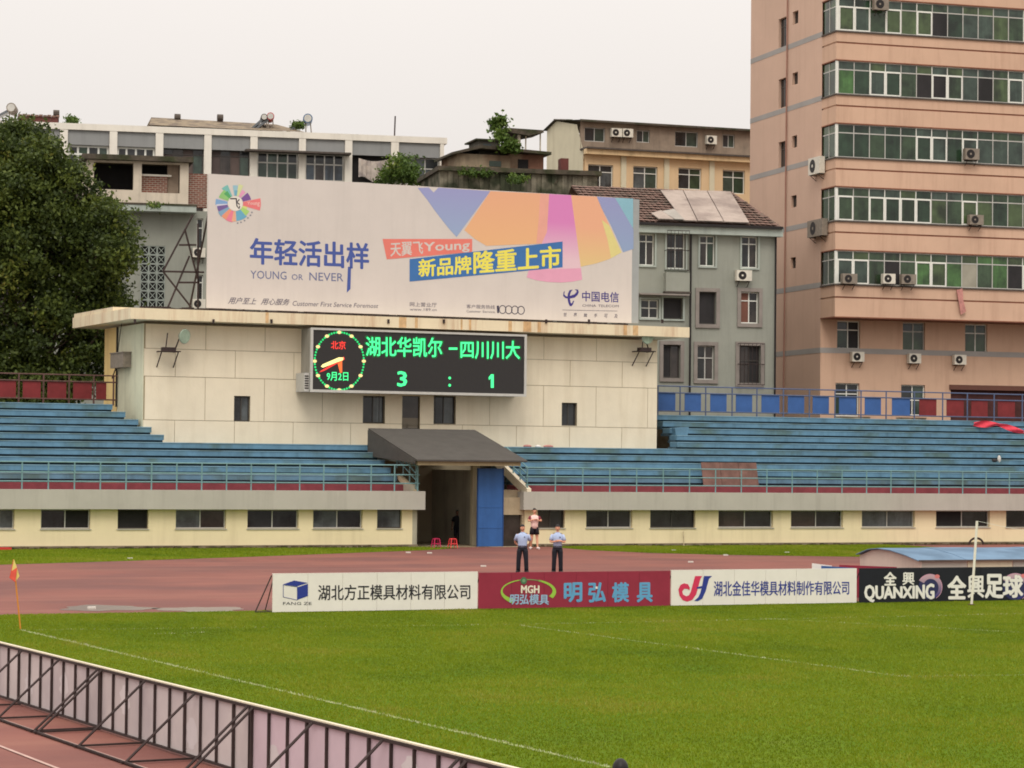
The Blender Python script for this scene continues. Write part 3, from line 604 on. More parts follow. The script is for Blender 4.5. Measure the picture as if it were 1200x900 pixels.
# truss of the billboard showing at its left end
for a_, b__ in (((226, 252), (191, 318)), ((217, 270), (233, 332)), ((191, 318), (239, 319)), ((191, 318), (224, 360)), ((222, 300), (196, 362)), ((210, 287), (230, 287)), ((232, 262), (232, 362)), ((209, 331), (232, 331))):
    u1_, z1_ = ST.P(*a_, YBB+1.2); u2_, z2_ = ST.P(*b__, YBB+1.2); part(B, 'truss_bar', MB().bar((u1_, YBB+1.2, z1_), (u2_, YBB+1.2, z2_), .05), M_steel)
vb = YBB-.006
def BP(pts, m, dv=0, name='print'): print_poly(B, pts, vb-dv, m, name=name)
Z3 = lambda pts: [(480+x/4.444, 190+y/4.444) for x, y in pts]
Z2 = lambda pts: [(230+x/4.444, 190+y/4.444) for x, y in pts]
zt_, zm_ = bz1, bz0+3.4
g_bl = grad('print_lilac_to_sky', (148, 166, 200), (150, 152, 198), zm_+1, zt_)
g_or = grad('print_orange', (228, 178, 128), (226, 168, 132), zm_, zt_)
g_mg = grad('print_magenta_fade', (222, 190, 200), (212, 128, 186), zm_-.2, zm_+1.8)
g_or2 = grad('print_orange_to_gold', (218, 196, 132), (228, 170, 136), zm_-.9, zm_+1.6)
BP(Z3([(42, 134), (100, 132), (125, 158), (150, 133), (420, 151), (245, 390), (208, 350), (168, 300), (128, 248), (92, 196)]), g_bl)
BP(Z3([(421, 151), (680, 163), (715, 260), (700, 300), (690, 424), (400, 436), (340, 400), (285, 354)]), g_or)
BP(Z3([(680, 163), (727, 166), (716, 362), (703, 420), (660, 424), (672, 300)]), flat((226, 164, 148)), .0005)
BP(Z3([(727, 166), (841, 172), (892, 552), (650, 560), (690, 420), (716, 362)]), g_mg, .001)
BP(Z3([(622, 560), (892, 549), (899, 612), (850, 622), (790, 627), (720, 624), (660, 615), (610, 600)]), flat((222, 160, 186)), .0005)
BP(Z3([(841, 172), (975, 180), (1010, 262), (1052, 352), (1104, 470), (1040, 505), (970, 528), (888, 545)]), g_or2)
BP(Z3([(1000, 300), (1040, 330), (1104, 470), (1050, 500), (1030, 400)]), flat((218, 206, 138)), .001)
BP(Z3([(975, 180), (1070, 186), (1166, 350), (1166, 452), (1112, 470), (1048, 330), (1000, 240)]), grad('print_blue2', (138, 164, 194), (146, 150, 194), zm_-.5, zt_))
BP(Z3([(1070, 186), (1164, 190), (1164, 345)]), flat((136, 182, 198)), .001)
# banners and lettering
BP(Z2([(970, 400), (1437, 400), (1437, 468), (992, 506)]), flat((224, 124, 112)), .003)
text_on(B, '天翼飞', qpx(ST, vb-.006, Z2([(1012, 492), (1180, 480), (1180, 412), (1012, 420)])), vb-.006, M_bb, bold=.02)
text_on(B, 'Young', qpx(ST, vb-.006, [(480+75/4.444, 190+478/4.444), (480+312/4.444, 190+468/4.444), (480+312/4.444, 190+408/4.444), (480+75/4.444, 190+420/4.444)]), vb-.006, M_bb, bold=.035)
BP(Z3([(0, 505), (797, 413), (797, 548), (0, 622)]), flat((62, 112, 172)), .004)
Y1 = flat((232, 222, 96))
text_on(B, '新品牌', qpx(ST, vb-.008, Z3([(48, 598), (320, 578), (320, 488), (48, 508)])), vb-.008, Y1, bold=.035)
text_on(B, '隆重上市', qpx(ST, vb-.008, Z3([(335, 580), (785, 548), (785, 436), (335, 466)])), vb-.008, Y1, bold=.035)
C1 = flat((72, 90, 158)); C2 = flat((104, 112, 150)); C3 = flat((98, 92, 108))
text_on(B, '年轻活出样', qpx(ST, vb, Z2([(282, 528), (897, 556), (897, 424), (282, 396)])), vb-.001, C1, bold=.03)
BP(Z2([(790, 545), (806, 545), (803, 660), (784, 680)]), C1, .001)
for w_, x0_, x1_, sc_ in (('YOUNG', 282, 470, 1), ('OR', 497, 556, .72), ('NEVER', 589, 766, 1)): yb0, yb1 = 606+(x0_-282)*.032, 606+(x1_-282)*.032; text_on(B, w_, qpx(ST, vb, Z2([(x0_, yb0), (x1_, yb1), (x1_, yb1-42*sc_), (x0_, yb0-42*sc_)])), vb-.001, C2)
text_on(B, '用户至上', qpx(ST, vb, Z2([(165, 738), (310, 742), (314, 708), (170, 702)])), vb-.001, C3, shear=.25, bold=.01); text_on(B, '用心服务', qpx(ST, vb, Z2([(336, 742), (484, 746), (488, 713), (340, 708)])), vb-.001, C3, shear=.25, bold=.01)
text_on(B, 'Customer First Service Foremost', qpx(ST, vb, Z2([(502, 748), (948, 760), (948, 738), (502, 722)])), vb-.001, C3, shear=.25)
Z8 = lambda pts: [(460+x/6.667, 330+y/6.667) for x, y in pts]
text_on(B, '网上营业厅', qpx(ST, vb, Z8([(135, 193), (345, 200), (345, 166), (135, 160)])), vb-.001, C3)
text_on(B, 'www.189.cn', qpx(ST, vb, Z8([(135, 226), (345, 230), (345, 210), (135, 206)])), vb-.001, C3)
text_on(B, '客户服务热线', qpx(ST, vb, Z8([(578, 208), (800, 216), (800, 184), (578, 178)])), vb-.001, C3)
text_on(B, 'Customer', qpx(ST, vb, Z8([(578, 240), (690, 243), (690, 225), (578, 222)])), vb-.001, C3); text_on(B, 'Service', qpx(ST, vb, Z8([(704, 243), (800, 246), (800, 228), (704, 225)])), vb-.001, C3)
part(B, 'digit', MB().poly([(a, vb-.001, b) for a, b in qpx(ST, vb, Z8([(814, 188), (832, 188), (832, 246), (818, 246)]))]), flat((60, 56, 76)))
def ring(p, fr, v, cxp, cyp, rx_, ry_, th, m, a0=0, a1=2*pi, n=24, name='print', th1=None):
    mb = MB(); pts = []
    th1 = th if th1 is None else th1
    for i in range(n+1):
        f = i/n; a = a0+(a1-a0)*f; tt = th+(th1-th)*f
        pts.append((fr.P(cxp+(rx_+tt)*cos(a), cyp-(ry_+tt)*sin(a), v), fr.P(cxp+(rx_-tt)*cos(a), cyp-(ry_-tt)*sin(a), v)))
    for (o1, i1), (o2, i2) in zip(pts, pts[1:]): mb.quad((o1[0], v, o1[1]), (o2[0], v, o2[1]), (i2[0], v, i2[1]), (i1[0], v, i1[1]))
    return part(p, name, mb, m)
for i in range(4): ring(B, ST, vb-.002-.0004*i, 460+(860+48*i)/6.667, 330+(218+2*i)/6.667, 3.9, 4.7, .45, flat((60, 56, 76)), name='digit')
# telecom mark
Z7 = lambda pts: [(640+x/12, 320+y/12) for x, y in pts]
NV = flat((62, 54, 128))
BP(Z7([(245, 268), (262, 252), (255, 300), (285, 330), (340, 318), (400, 298), (432, 262), (425, 242), (398, 236), (418, 228), (448, 232), (460, 268), (440, 310), (400, 345), (335, 358), (270, 352), (240, 322)]), NV, .001)
BP(Z7([(375, 232), (330, 240), (306, 290), (300, 350), (312, 420), (332, 462), (356, 466), (380, 436), (394, 388), (378, 390), (362, 428), (346, 420), (336, 370), (334, 310), (350, 262)]), NV, .002)
text_on(B, '中国电信', qpx(ST, vb, Z7([(508, 396), (1020, 412), (1020, 270), (508, 252)])), vb-.001, NV, bold=.015)
text_on(B, 'CHINA', qpx(ST, vb, Z7([(508, 472), (702, 476), (702, 442), (508, 438)])), vb-.001, C3); text_on(B, 'TELECOM', qpx(ST, vb, Z7([(732, 476), (1020, 482), (1020, 448), (732, 443)])), vb-.001, C3)
BP(Z7([(228, 515), (1000, 532), (1000, 537), (228, 521)]), C3, .001)
for k_, ch in enumerate('世界触手可及'): x_ = 243+k_*143; y_ = k_*4.6; text_on(B, ch, qpx(ST, vb, Z7([(x_, 608+y_), (x_+44, 609+y_), (x_+50, 557+y_), (x_+6, 556+y_)])), vb-.001, C3, bold=.01)
# colour wheel
Z9 = lambda x, y: (240+x/12.86, 200+y/12.86)
wx, wy = Z9(460, 495)
def petal(a0, a1, r0_, r1_, col, dv=0):
    pts = []
    for k in range(6): a = radians(a0+(a1-a0)*k/5); pts.append((wx+r1_/12.86*cos(a), wy-r1_/12.86*sin(a)*1.0))
    for k in range(4): a = radians(a1+(a0-a1)*k/3); pts.append((wx+r0_/12.86*cos(a), wy-r0_/12.86*sin(a)))
    BP(pts, flat(col), .001+dv, 'wheel_petal')
for a0, a1, r1_, col in ((112, 132, 305, (120, 184, 178)), (128, 160, 265, (142, 192, 120)), (122, 140, 225, (88, 164, 104)), (82, 98, 275, (150, 190, 204)), (80, 94, 200, (112, 168, 190)), (66, 80, 295, (206, 212, 158)), (48, 64, 230, (224, 158, 190)), (14, 42, 245, (122, 84, 150)), (166, 184, 300, (128, 164, 206)), (182, 194, 285, (206, 206, 222)), (188, 206, 280, (118, 96, 152)), (206, 224, 290, (128, 164, 190)), (222, 246, 280, (228, 150, 118)), (240, 262, 285, (228, 128, 150)), (258, 272, 270, (226, 172, 140)), (274, 312, 262, (108, 170, 200)), (310, 332, 240, (168, 206, 120)), (330, 345, 190, (208, 214, 130)), (-16, 12, 385, (224, 122, 124))):
    petal(a0, a1, 118, r1_, col, .0003*len(kids(B)) % .0035)
text_on(B, 'Young', qpx(ST, vb-.006, [Z9(640, 520), Z9(825, 545), Z9(825, 455), Z9(640, 470)]), vb-.006, flat((236, 196, 188)), bold=.02)
BP([(wx+112/12.86*cos(2*pi*k/20), wy-112/12.86*sin(2*pi*k/20)) for k in range(20)], flat((226, 220, 210)), .006, 'wheel_centre')
text_on(B, '飞', qpx(ST, vb-.008, [Z9(385, 575), Z9(530, 575), Z9(530, 415), Z9(385, 415)]), vb-.008, flat((46, 40, 52)), bold=.02)
for x, y in ((495, 790), (545, 778), (600, 752), (650, 712), (688, 672), (710, 628)): BP([(Z9(x, y)[0]+1.1*cos(k*pi/3), Z9(x, y)[1]+1.1*sin(k*pi/3)) for k in range(6)], flat((140, 140, 148)), .002, 'wheel_dot')

# ================================================================== BUILDINGS BEHIND
def ac_unit(label, fr, u, v, z, wd=.85, ht=.6, m=None, face=-1, group='air conditioner units on the far buildings'):
    """outdoor unit hung on a front wall (faces -v); fan, grille and brackets"""
    g = thing('air_conditioner', label, 'air conditioner', fr, (u, v, z), group); m = m or M_acw
    c_ = part(g, 'casing', MB().box(u-wd/2, u+wd/2, v-.42, v-.06, z, z+ht), m)
    cu_ = u-wd*.12
    part(g, 'fan_opening', MB().bar((cu_, v-.425, z+ht*.5), (cu_, v-.43, z+ht*.5), ht*.4, n=14), M_black)
    part(g, 'fan_hub', MB().bar((cu_, v-.431, z+ht*.5), (cu_, v-.44, z+ht*.5), ht*.1, n=8), m)
    part(g, 'bracket', MB().box(u-wd*.35, u-wd*.31, v-.44, v, z-.05, z-.005).box(u+wd*.31, u+wd*.35, v-.44, v, z-.05, z-.005).bar((u-wd*.33, v-.4, z-.05), (u-wd*.33, v, z-.35), .02).bar((u+wd*.33, v-.4, z-.05), (u+wd*.33, v, z-.35), .02), M_steel)
    return g
# ---- tall pink block -------------------------------------------------
T = far(978, 154, 17)
tb = thing('apartment_tower', 'tall pink tiled apartment tower with green glazed window bands', 'building', T, (8, 1, 0))
rt = random.Random(5)
TL, BD = 26.0, 2.1                      # front length, depth of the projecting bays
zz = lambda y, x=981: T.P(x, y, 0)[1]
pitch_ = (zz(36)-zz(333))/4
bots = [zz(36)-pitch_*i for i in range(-1, 5)]          # one more storey above the frame edge
sh = zz(292)-zz(333)                                    # height of a glazed band
base_bay = T.P(1080, 373.5, 0)[1]; tops = bots[0]+sh+1.6
# bay spandrels
for i, zb in enumerate(bots):
    nxt = (bots[i+1]+sh) if i+1 < len(bots) else base_bay
    zg = zb-(zb-nxt)*.40
    part(tb, 'spandrel', MB().box(0, TL, 0, BD, nxt, zg-.05).box(0, TL, 0, BD, zg+.05, zb-.06).box(.06, TL, .05, BD, zg-.05, zg+.05), M_pink)
    part(tb, 'groove', MB().box(.03, TL, .03, .05, zg-.049, zg+.049), M_groove)
    part(tb, 'sill', MB().box(-.07, TL, -.09, BD, zb-.059, zb+.03), M_ledge)
    part(tb, 'lintel', MB().box(-.03, TL, -.03, BD, nxt-.07, nxt-.001), M_groove)
part(tb, 'spandrel', MB().box(0, TL, 0, BD, bots[0]+sh, tops), M_pink)
part(tb, 'bay_core', MB().box(.3, TL-.05, .35, BD, base_bay+.1, tops-.1), M_dark)
GL = [M_g1, M_g3, M_g4, M_g6, M_g1, M_g3]
GREEN = {1: [M_g6, M_g1, M_g4, M_g3], 2: [M_g3, M_g1, M_g4, M_g6], 3: [M_g3, M_g4, M_g3, M_g4, M_g1], 4: [M_g1, M_g1, M_g6, M_g3], 5: [M_g1, M_g6, M_g1, M_g4, M_g2], 0: GL}
step = (T.P(1198, 100, 0)[0]-T.P(981, 100, 0)[0])/12
for bi, zb in enumerate(bots):
    z0_, z1_ = zb+.035, zb+sh-.075; ztr = z0_+(z1_-z0_)*.74
    part(tb, 'corner_post', MB().box(0.0, .13, 0.02, .15, z0_, z1_), M_wframe)
    for k in range(14):                       # front windows
        a = .14+k*step; b = a+step; light = rt.random() < .38
        fm = M_wframe if light else M_alu
        f = MB().box(a, a+.05, .06, .14, z0_, z1_).box(a+.05, b, .07, .13, ztr-.03, ztr+.03).box(a+.05, b, .07, .13, z0_, z0_+.05).box(a+.05, b, .07, .13, z1_-.04, z1_)
        if light: f.box(a+.05, b-.0, .045, .069, z0_+.02, z0_+.1).box(a+.051, a+.12, .045, .069, z0_+.1, ztr).box(b-.07, b-.001, .045, .069, z0_+.1, ztr).box(a+.05, b, .046, .069, ztr-.07, ztr)
        fo = part(tb, 'window', f, fm)
        gm = rt.choice(GREEN[bi]); 
        if rt.random() < .14: gm = M_g5
        if bi == 2 and k == 0: gm = M_g2
        if bi == 2 and k in (5, 6): gm = M_g5
        if bi == 5 and k == 8: gm = mat('pale_blind_glass', (150, 146, 132), var=.2)
        part(fo, 'pane', MB().box(a+.05, b, .09, .11, z0_+.05, ztr-.03), gm)
        part(fo, 'upper_pane', MB().box(a+.05, b, .095, .115, ztr+.03, z1_-.04), rt.choice(GREEN[bi]+[M_g4]))
    for k in range(2):                        # return side of the bay
        a = .17+k*(BD-.2)/2; b = a+(BD-.2)/2
        f = MB().box(.05, .12, a, a+.05, z0_, z1_).box(.06, .11, a+.05, b, ztr-.03, ztr+.03).box(.06, .11, a+.05, b, z0_, z0_+.05)
        fo = part(tb, 'window', f, M_alu); part(fo, 'pane', MB().box(.08, .1, a+.05, b, z0_+.05, ztr-.03), M_g1); part(fo, 'upper_pane', MB().box(.085, .105, a+.05, b, ztr+.03, z1_-.02), M_g6)
# main side wall with its windows
sv1 = 13.6
SQ = lambda x0, x1, y0, y1: (T.Q(x0, (y0+y1)/2)[0], T.Q(x1, (y0+y1)/2)[0], T.Q((x0+x1)/2, y1)[1], T.Q((x0+x1)/2, y0)[1])
so_ = []
for x0, x1, y0, y1 in [(912.5, 921.5, 21, 56), (912.5, 921.5, 92, 126), (912.5, 920.5, 166, 196), (929, 935.5, 13, 28), (928.5, 935, 85, 99), (928, 934, 159, 173), (927, 933.5, 229, 243), (926.5, 932.5, 301.5, 314.5)]:
    v1_, v0_, za, zb = SQ(x0, x1, y0, y1); so_.append((v0_, v1_, za, zb))
wm = wall_mb(MB(), BD, sv1, 0, tops, 0, .3, so_)
wm.v = [(p[1], p[0], p[2]) for p in wm.v]
wm.quad((.31, BD, 0), (.31, sv1, 0), (.31, sv1, tops), (.31, BD, tops)).quad((0, sv1, 0), (TL, sv1, 0), (TL, sv1, tops), (0, sv1, tops)).quad((0, 0, tops), (TL, 0, tops), (TL, sv1, tops), (0, sv1, tops))
part(tb, 'side_wall', wm, M_pside)
for i, q in enumerate(so_):
    f = MB().box(.18, .22, q[0], q[0]+.05, q[2], q[3]).box(.18, .22, q[1]-.05, q[1], q[2], q[3])
    if i < 3: f.box(.18, .22, (q[0]+q[1])/2-.025, (q[0]+q[1])/2+.025, q[2], q[3]).box(.175, .215, q[0], q[1], q[2]+(q[3]-q[2])*.7, q[2]+(q[3]-q[2])*.7+.05)
    fo = part(tb, 'window', f, M_dframe); part(fo, 'pane', MB().box(.2, .21, q[0]+.05, q[1]-.05, q[2], q[3]), M_gdark)
# floor stripes on the side wall and the lower front
sz = [T.Q(918, y)[1] for y in (57.5, 129.5, 198.5, 269.5, 340.5, 414.5)]
for i, z in enumerate(sz): part(tb, 'stripe', MB().box(-.012, -.002, BD if i < 5 else BD+.02, sv1, z-.16, z+.16), M_stripe)
part(tb, 'stripe', MB().box(-.02, TL, BD-.014, BD-.002, sz[5]-.16, sz[5]+.16), M_stripe)
part(tb, 'drainpipe', MB().bar((-.08, T.Q(924.5, 0)[0], tops), (-.08, T.Q(919, 455)[0], 0), .05), mat('pink_pipe', (150, 112, 98)))
# lower front wall behind the bays
lo_ = [T.R(a, c_, b, d_, BD) for a, b, c_, d_ in ((981, 1008, 376, 409), (1058, 1084, 378, 411), (1131, 1157, 380, 413), (979, 1007, 449, 488), (1056, 1084, 451, 487), (1114, 1290, 453, 500))]
wm = wall_mb(MB(), 0, TL, 0, base_bay, BD, BD+.35, lo_).quad((.3, BD+.36, 0), (TL, BD+.36, 0), (TL, BD+.36, base_bay), (.3, BD+.36, base_bay))
part(tb, 'front_wall', wm, M_pink)
for i, q in enumerate(lo_):
    if i < 5: simple_window(tb, q[0]+.01, q[1]-.01, q[2]+.01, q[3]-.01, BD+.2, M_wframe if i != 1 else M_alu, [[M_g3, M_g5], [M_g1, M_g1], [M_g1, M_g1], [M_g3, M_gdark], [M_gdark, M_g4]][i], 0, t=.06, trans=.68 if i != 4 else .5)
    else:
        part(tb, 'shutter_door', MB().box(q[0]+.02, q[1]-.02, BD+.25, BD+.3, q[2], q[3]-.25), mat('dark_red_shutter', (74, 44, 42), var=.3, scale=2))
        part(tb, 'shop_lintel', MB().box(q[0]-.1, q[1], BD-.1, BD-.004, q[3]-.28, q[3]+.02), mat('brown_lintel', (104, 70, 60)))
for px in (972, 1040, 1109, 1178):
    pass
# air conditioners of the tower
for lab, px, py, v_, m_ in (('air conditioner under the leftmost lower window of the pink tower', 1002.5, 424, BD, M_acw), ('air conditioner under the middle lower window of the pink tower', 1069, 426, BD, M_acw), ('air conditioner under the right lower window of the pink tower', 1122, 427.5, BD, M_acw),
        ('grimy air conditioner at the left end of the lowest glazed band', 992, 333, 0, M_acold), ('pale air conditioner left of its twin on the lowest glazed band', 1038, 333, 0, M_acw), ('air conditioner right of its pale twin on the lowest glazed band', 1061, 333.5, 0, M_acold),
        ('brown air conditioner on the second glazed band from the bottom', 1140, 264, 0, M_acold), ('rusty square air conditioner on the third glazed band from the bottom', 1135, 188, 0, M_acold), ('dark air conditioner high on the topmost glazed band', 1029, 13, 0, M_acold)):
    u, z = T.P(px, py, v_); ac_unit(lab, T, u, v_-(.1 if v_ == 0 else .01), z, wd=.95 if m_ is M_acold else .8, ht=.6 if py > 200 else .68, m=m_)
TS = Frame(T.o, T.ang-pi/2)                # side wall frame: u runs towards the viewer along the wall
for lab, x0, x1, y0, y1 in (('upper air conditioner on the left side wall of the pink tower', 953, 967, 187, 206), ('lower boxed air conditioner on the left side wall of the pink tower', 952, 970, 260, 279)):
    va, za = T.Q(x0+2, y1); vb_, _ = T.Q(x1, y1); zt2 = T.Q(x0, y0)[1]
    ac_unit(lab, TS, -(va+vb_)/2, 0, za, wd=abs(va-vb_)*1.1, ht=zt2-za, m=M_acw if y0 < 200 else M_acold)
# washing and weeds hanging off the ledge
u, z = T.P(1122, 340, -.1)
single('hanging_rag', 'faded pink rag hanging from the lowest ledge of the pink tower', 'rag', MB().prism([(u-.1, z), (u+.3, z+.1), (u+.35, z-.6), (u+.55, z-1.3), (u+.2, z-1.5), (u+.05, z-.7)], -.2, -.13), mat('faded_pink_cloth', (186, 130, 122), var=.3, scale=3), T)

# ---- grey green block with tiled roof --------------------------------
Gf = far(742, 149, 14)
gb = thing('rendered_house', 'grey green three storey house with brown tiled roof beside the pink tower', 'building', Gf, (4, 0, 0))
gx1 = Gf.P(909, 360)[0]; gx0 = Gf.P(701, 240)[0]; gez = Gf.P(826, 266)[1]
gw = {}
spec = [('a', 749, 767, 274, 311), ('b', 781, 803, 273, 315), ('c', 820, 838, 276, 312), ('d', 869, 888, 277, 314), ('e', 751, 772, 351, 373), ('f', 777, 800, 349, 374), ('g', 819, 839, 342, 380), ('h', 868, 889, 342, 379), ('i', 777, 797, 404, 443), ('j', 817, 837, 405, 445), ('k', 866, 891, 405, 449)]
for n_, a, b, c_, d_ in spec: gw[n_] = Gf.R(a, c_, b, d_, 0)
wm = wall_mb(MB(), gx0, gx1, 0, gez, 0, .4, list(gw.values())).quad((gx0, .41, 0), (gx1, .41, 0), (gx1, .41, gez), (gx0, .41, gez)).quad((gx1, 0, 0), (gx1, 10, 0), (gx1, 10, gez), (gx1, 0, gez)).quad((gx0, 0, 0), (gx0, 10, 0), (gx0, 10, gez), (gx0, 0, gez))
part(gb, 'wall', wm, M_grey)
WG = {'a': (M_wframe, [M_gdark, M_gdark2], .76), 'b': (M_wframe, [M_gdark, M_gdark], .58), 'c': (M_wframe, [M_gdark2, M_g3], .76), 'd': (M_wframe, [M_gdark, M_gdark2], .76), 'e': (M_wframe, [M_gdark, M_gdark], .55), 'f': (M_dframe, [M_g5], None), 'g': (M_dframe, [M_g5], None), 'h': (M_wframe, [mat('brick_red_curtain', (116, 78, 66), var=.2), M_gdark2], .72), 'i': (M_dframe, [M_g5, M_gdark2], None), 'j': (M_alu, [M_gdark, M_gdark2], .64), 'k': (M_dframe, [M_gdark2, M_g5], .6)}
for n_, q in gw.items():
    fm, ps, tr = WG[n_]; simple_window(gb, q[0]+.01, q[1]-.01, q[2]+.01, q[3]-.01, .22, fm, ps, 0, t=.06, trans=tr)
    s_ = .22 if n_ in 'ghijk' else .1
    part(gb, 'surround', MB().box(q[0]-s_, q[1]+s_, -.09, -.004, q[2]-s_, q[2]-.003).box(q[0]-s_, q[1]+s_, -.09, -.004, q[3]+.003, q[3]+s_).box(q[0]-s_, q[0]-.003, -.085, -.004, q[2], q[3]).box(q[1]+.003, q[1]+s_, -.085, -.004, q[2], q[3]), M_trim if n_ in 'ghijk' else M_cornice)
def cage(q, dep=.5):
    g = MB(); n_ = 6
    for z in (q[2]-.1, (q[2]+q[3])/2, q[3]+.1): g.bar((q[0]-.1, -dep, z), (q[1]+.1, -dep, z), .02).bar((q[0]-.1, -dep, z), (q[0]-.1, 0, z), .02).bar((q[1]+.1, -dep, z), (q[1]+.1, 0, z), .02)
    for i in range(n_+1): x = q[0]-.1+(q[1]-q[0]+.2)*i/n_; g.bar((x, -dep, q[2]-.1), (x, -dep, q[3]+.1), .014)
    part(gb, 'window_cage', g, M_steel)
for n_ in 'bk': cage(gw[n_])
q = gw['b']; part(gb, 'bay_base', MB().box(q[0]-.15, q[1]+.15, -.45, -.003, q[2]-1.35, q[2]-.25), M_grey); part(gb, 'bay_base_edge', MB().box(q[0]-.2, q[1]+.2, -.5, -.002, q[2]-1.45, q[2]-1.352), M_ledge)
q = gw['f']; part(gb, 'awning', MB().box(q[0]-1.6, q[1]+.2, -.7, -.002, q[3]+.1, q[3]+.2), M_trim)
cz = Gf.P(826, 266, -.5)[1]
part(gb, 'cornice', MB().box(gx0-.3, gx1+.25, -.5, -.003, cz-.42, cz+.06), M_cornice)
part(gb, 'gutter', MB().box(gx0-.3, gx1+.2, -.68, -.505, cz+.0, cz+.16), M_black)
for px in (809.5, 909): 
    u = Gf.P(px, 300, -.1)[0]; part(gb, 'drainpipe', MB().bar((u, -.12, 0), (u, -.12, cz-.1), .06), M_black)
# roof: front slope in tile courses, right hip, pale sheeting laid over it
rz, rv = Gf.P(800, 223, 6.0)[1], 6.0
hipx = Gf.P(858, 225, 6.0)[0]
ncr = 14
tl_ = MB()
for i in range(ncr):
    f_, g_ = i/ncr, (i+1)/ncr; y0_, y1_ = -.6+(rv+.6)*f_, -.6+(rv+.6)*g_; za, zb = gez+.1+(rz-gez-.1)*f_, gez+.1+(rz-gez-.1)*g_
    xr = gx1+.2+(hipx-gx1-.2)*(f_+g_)/2
    n_ = int((xr-gx0)/.34)
    for k in range(n_):
        x = gx0+k*.34; lift = .05+.03*rt.random(); tl_.quad((x, y0_, za+lift+.05), (x+.3, y0_, za+lift+.05), (x+.3, y1_, zb+lift-.02), (x, y1_, zb+lift-.02))
part(gb, 'roof_tiles', tl_, M_tiles, kind='stuff')
part(gb, 'roof', MB().poly([(gx0, -.6, gez+.08), (gx1+.2, -.6, gez+.08), (hipx, rv, rz), (gx0, rv, rz)]).poly([(gx1+.2, -.6, gez+.08), (gx1+.2, 10, gez+.08), (hipx, rv, rz)]).poly([(gx0, rv, rz), (hipx, rv, rz), (gx1+.2, 10, gez+.08), (gx0, 10, gez+.08)]), M_tiles)
def on_roof(px, py, up_=.16):
    # walk v until the pixel ray meets the roof slope
    for v_ in np.arange(-.6, rv+.05, .02):
        u, z = Gf.P(px, py, v_); zr = gez+.1+(rz-gez-.1)*(v_+.6)/(rv+.6)
        if z <= zr+up_+.02: return (u, v_, zr+up_)
    return (u, rv, rz+up_)
def sheet(pts, m, up_, name='roof_sheet'):
    c_ = [on_roof(*p, up_) for p in pts]; part(gb, name, MB().poly(c_).poly([(a, b, z-.05) for a, b, z in reversed(c_)]), m)
sheet([(774, 222.5), (800, 222.5), (817, 262), (801, 262)], M_sheet, .2); sheet([(801, 222.5), (828, 223), (848, 263), (818, 262)], M_sheet, .21)
sheet([(829, 223), (856, 224), (878, 263.5), (849, 263)], M_sheet, .2)
sheet([(763, 249), (775, 246), (790, 257), (772, 258)], M_sheet, .24); sheet([(776, 247), (790, 244), (802, 257), (791, 258)], mat('grey_roof_sheet', (150, 144, 136), var=.2), .25)
u, z = Gf.P(869.5, 329.5, 0); ac_unit('white air conditioner below the top right window of the grey green house', Gf, u, 0, z, .95, .62)

# ---- cream block behind ---------------------------------------------
Cf = far(683, 184, 20)
cb = thing('cream_block', 'peach and cream building with attic storey behind the grey house', 'building', Cf, (8, 0, 0))
cx1_ = 17.0; cez = Cf.P(700, 176)[1]; ctop = Cf.P(700, 149, .8)[1]
cw_ = [Cf.R(a, c_, b, d_, 0) for a, b, c_, d_ in ((689, 718.5, 193, 221), (742, 770.5, 195, 222), (795, 822, 197, 222), (847, 873, 199.5, 227))]
part(cb, 'wall', wall_mb(MB(), 0, cx1_, 0, cez, 0, .35, cw_).quad((0, .36, 0), (cx1_, .36, 0), (cx1_, .36, cez), (0, .36, cez)), M_peach)
for i, q in enumerate(cw_): simple_window(cb, q[0]+.01, q[1]-.01, q[2]+.01, q[3]-.01, .2, M_wframe, [[M_gdark, M_ggrey], [M_ggrey, M_g4], [M_gdark, M_g1], [M_g4, M_g3]][i], 0, t=.06, trans=.7)
for px in (730.5, 781, 834): 
    u = Cf.P(px, 190)[0]; part(cb, 'pilaster', MB().box(u-.2, u+.2, -.1, -.003, 0, cez-.1), M_pale)
part(cb, 'cornice', MB().box(-.1, cx1_, -.5, -.004, cez-.35, cez+.02), mat('peach_cornice', (218, 190, 148), var=.1, streak=.5)); part(cb, 'cornice_edge', MB().box(-.1, cx1_, -.7, .78, cez+.021, cez+.14), M_ledge)
aw = [Cf.R(a, c_, b, d_, .8) for a, b, c_, d_ in ((685, 709, 149.5, 166), (746, 761.5, 152.5, 167), (791, 818, 154, 172), (847, 861, 157.5, 173))]
part(cb, 'attic_wall', wall_mb(MB(), -.05, cx1_, cez, ctop+.5, .8, 1.1, aw).quad((0, 1.11, cez), (cx1_, 1.11, cez), (cx1_, 1.11, ctop), (0, 1.11, ctop)), M_attic)
for q in aw: simple_window(cb, q[0]+.01, q[1]-.01, q[2]+.01, q[3]-.01, .95, M_alu, [M_gdark, M_g4], 0, t=.05)
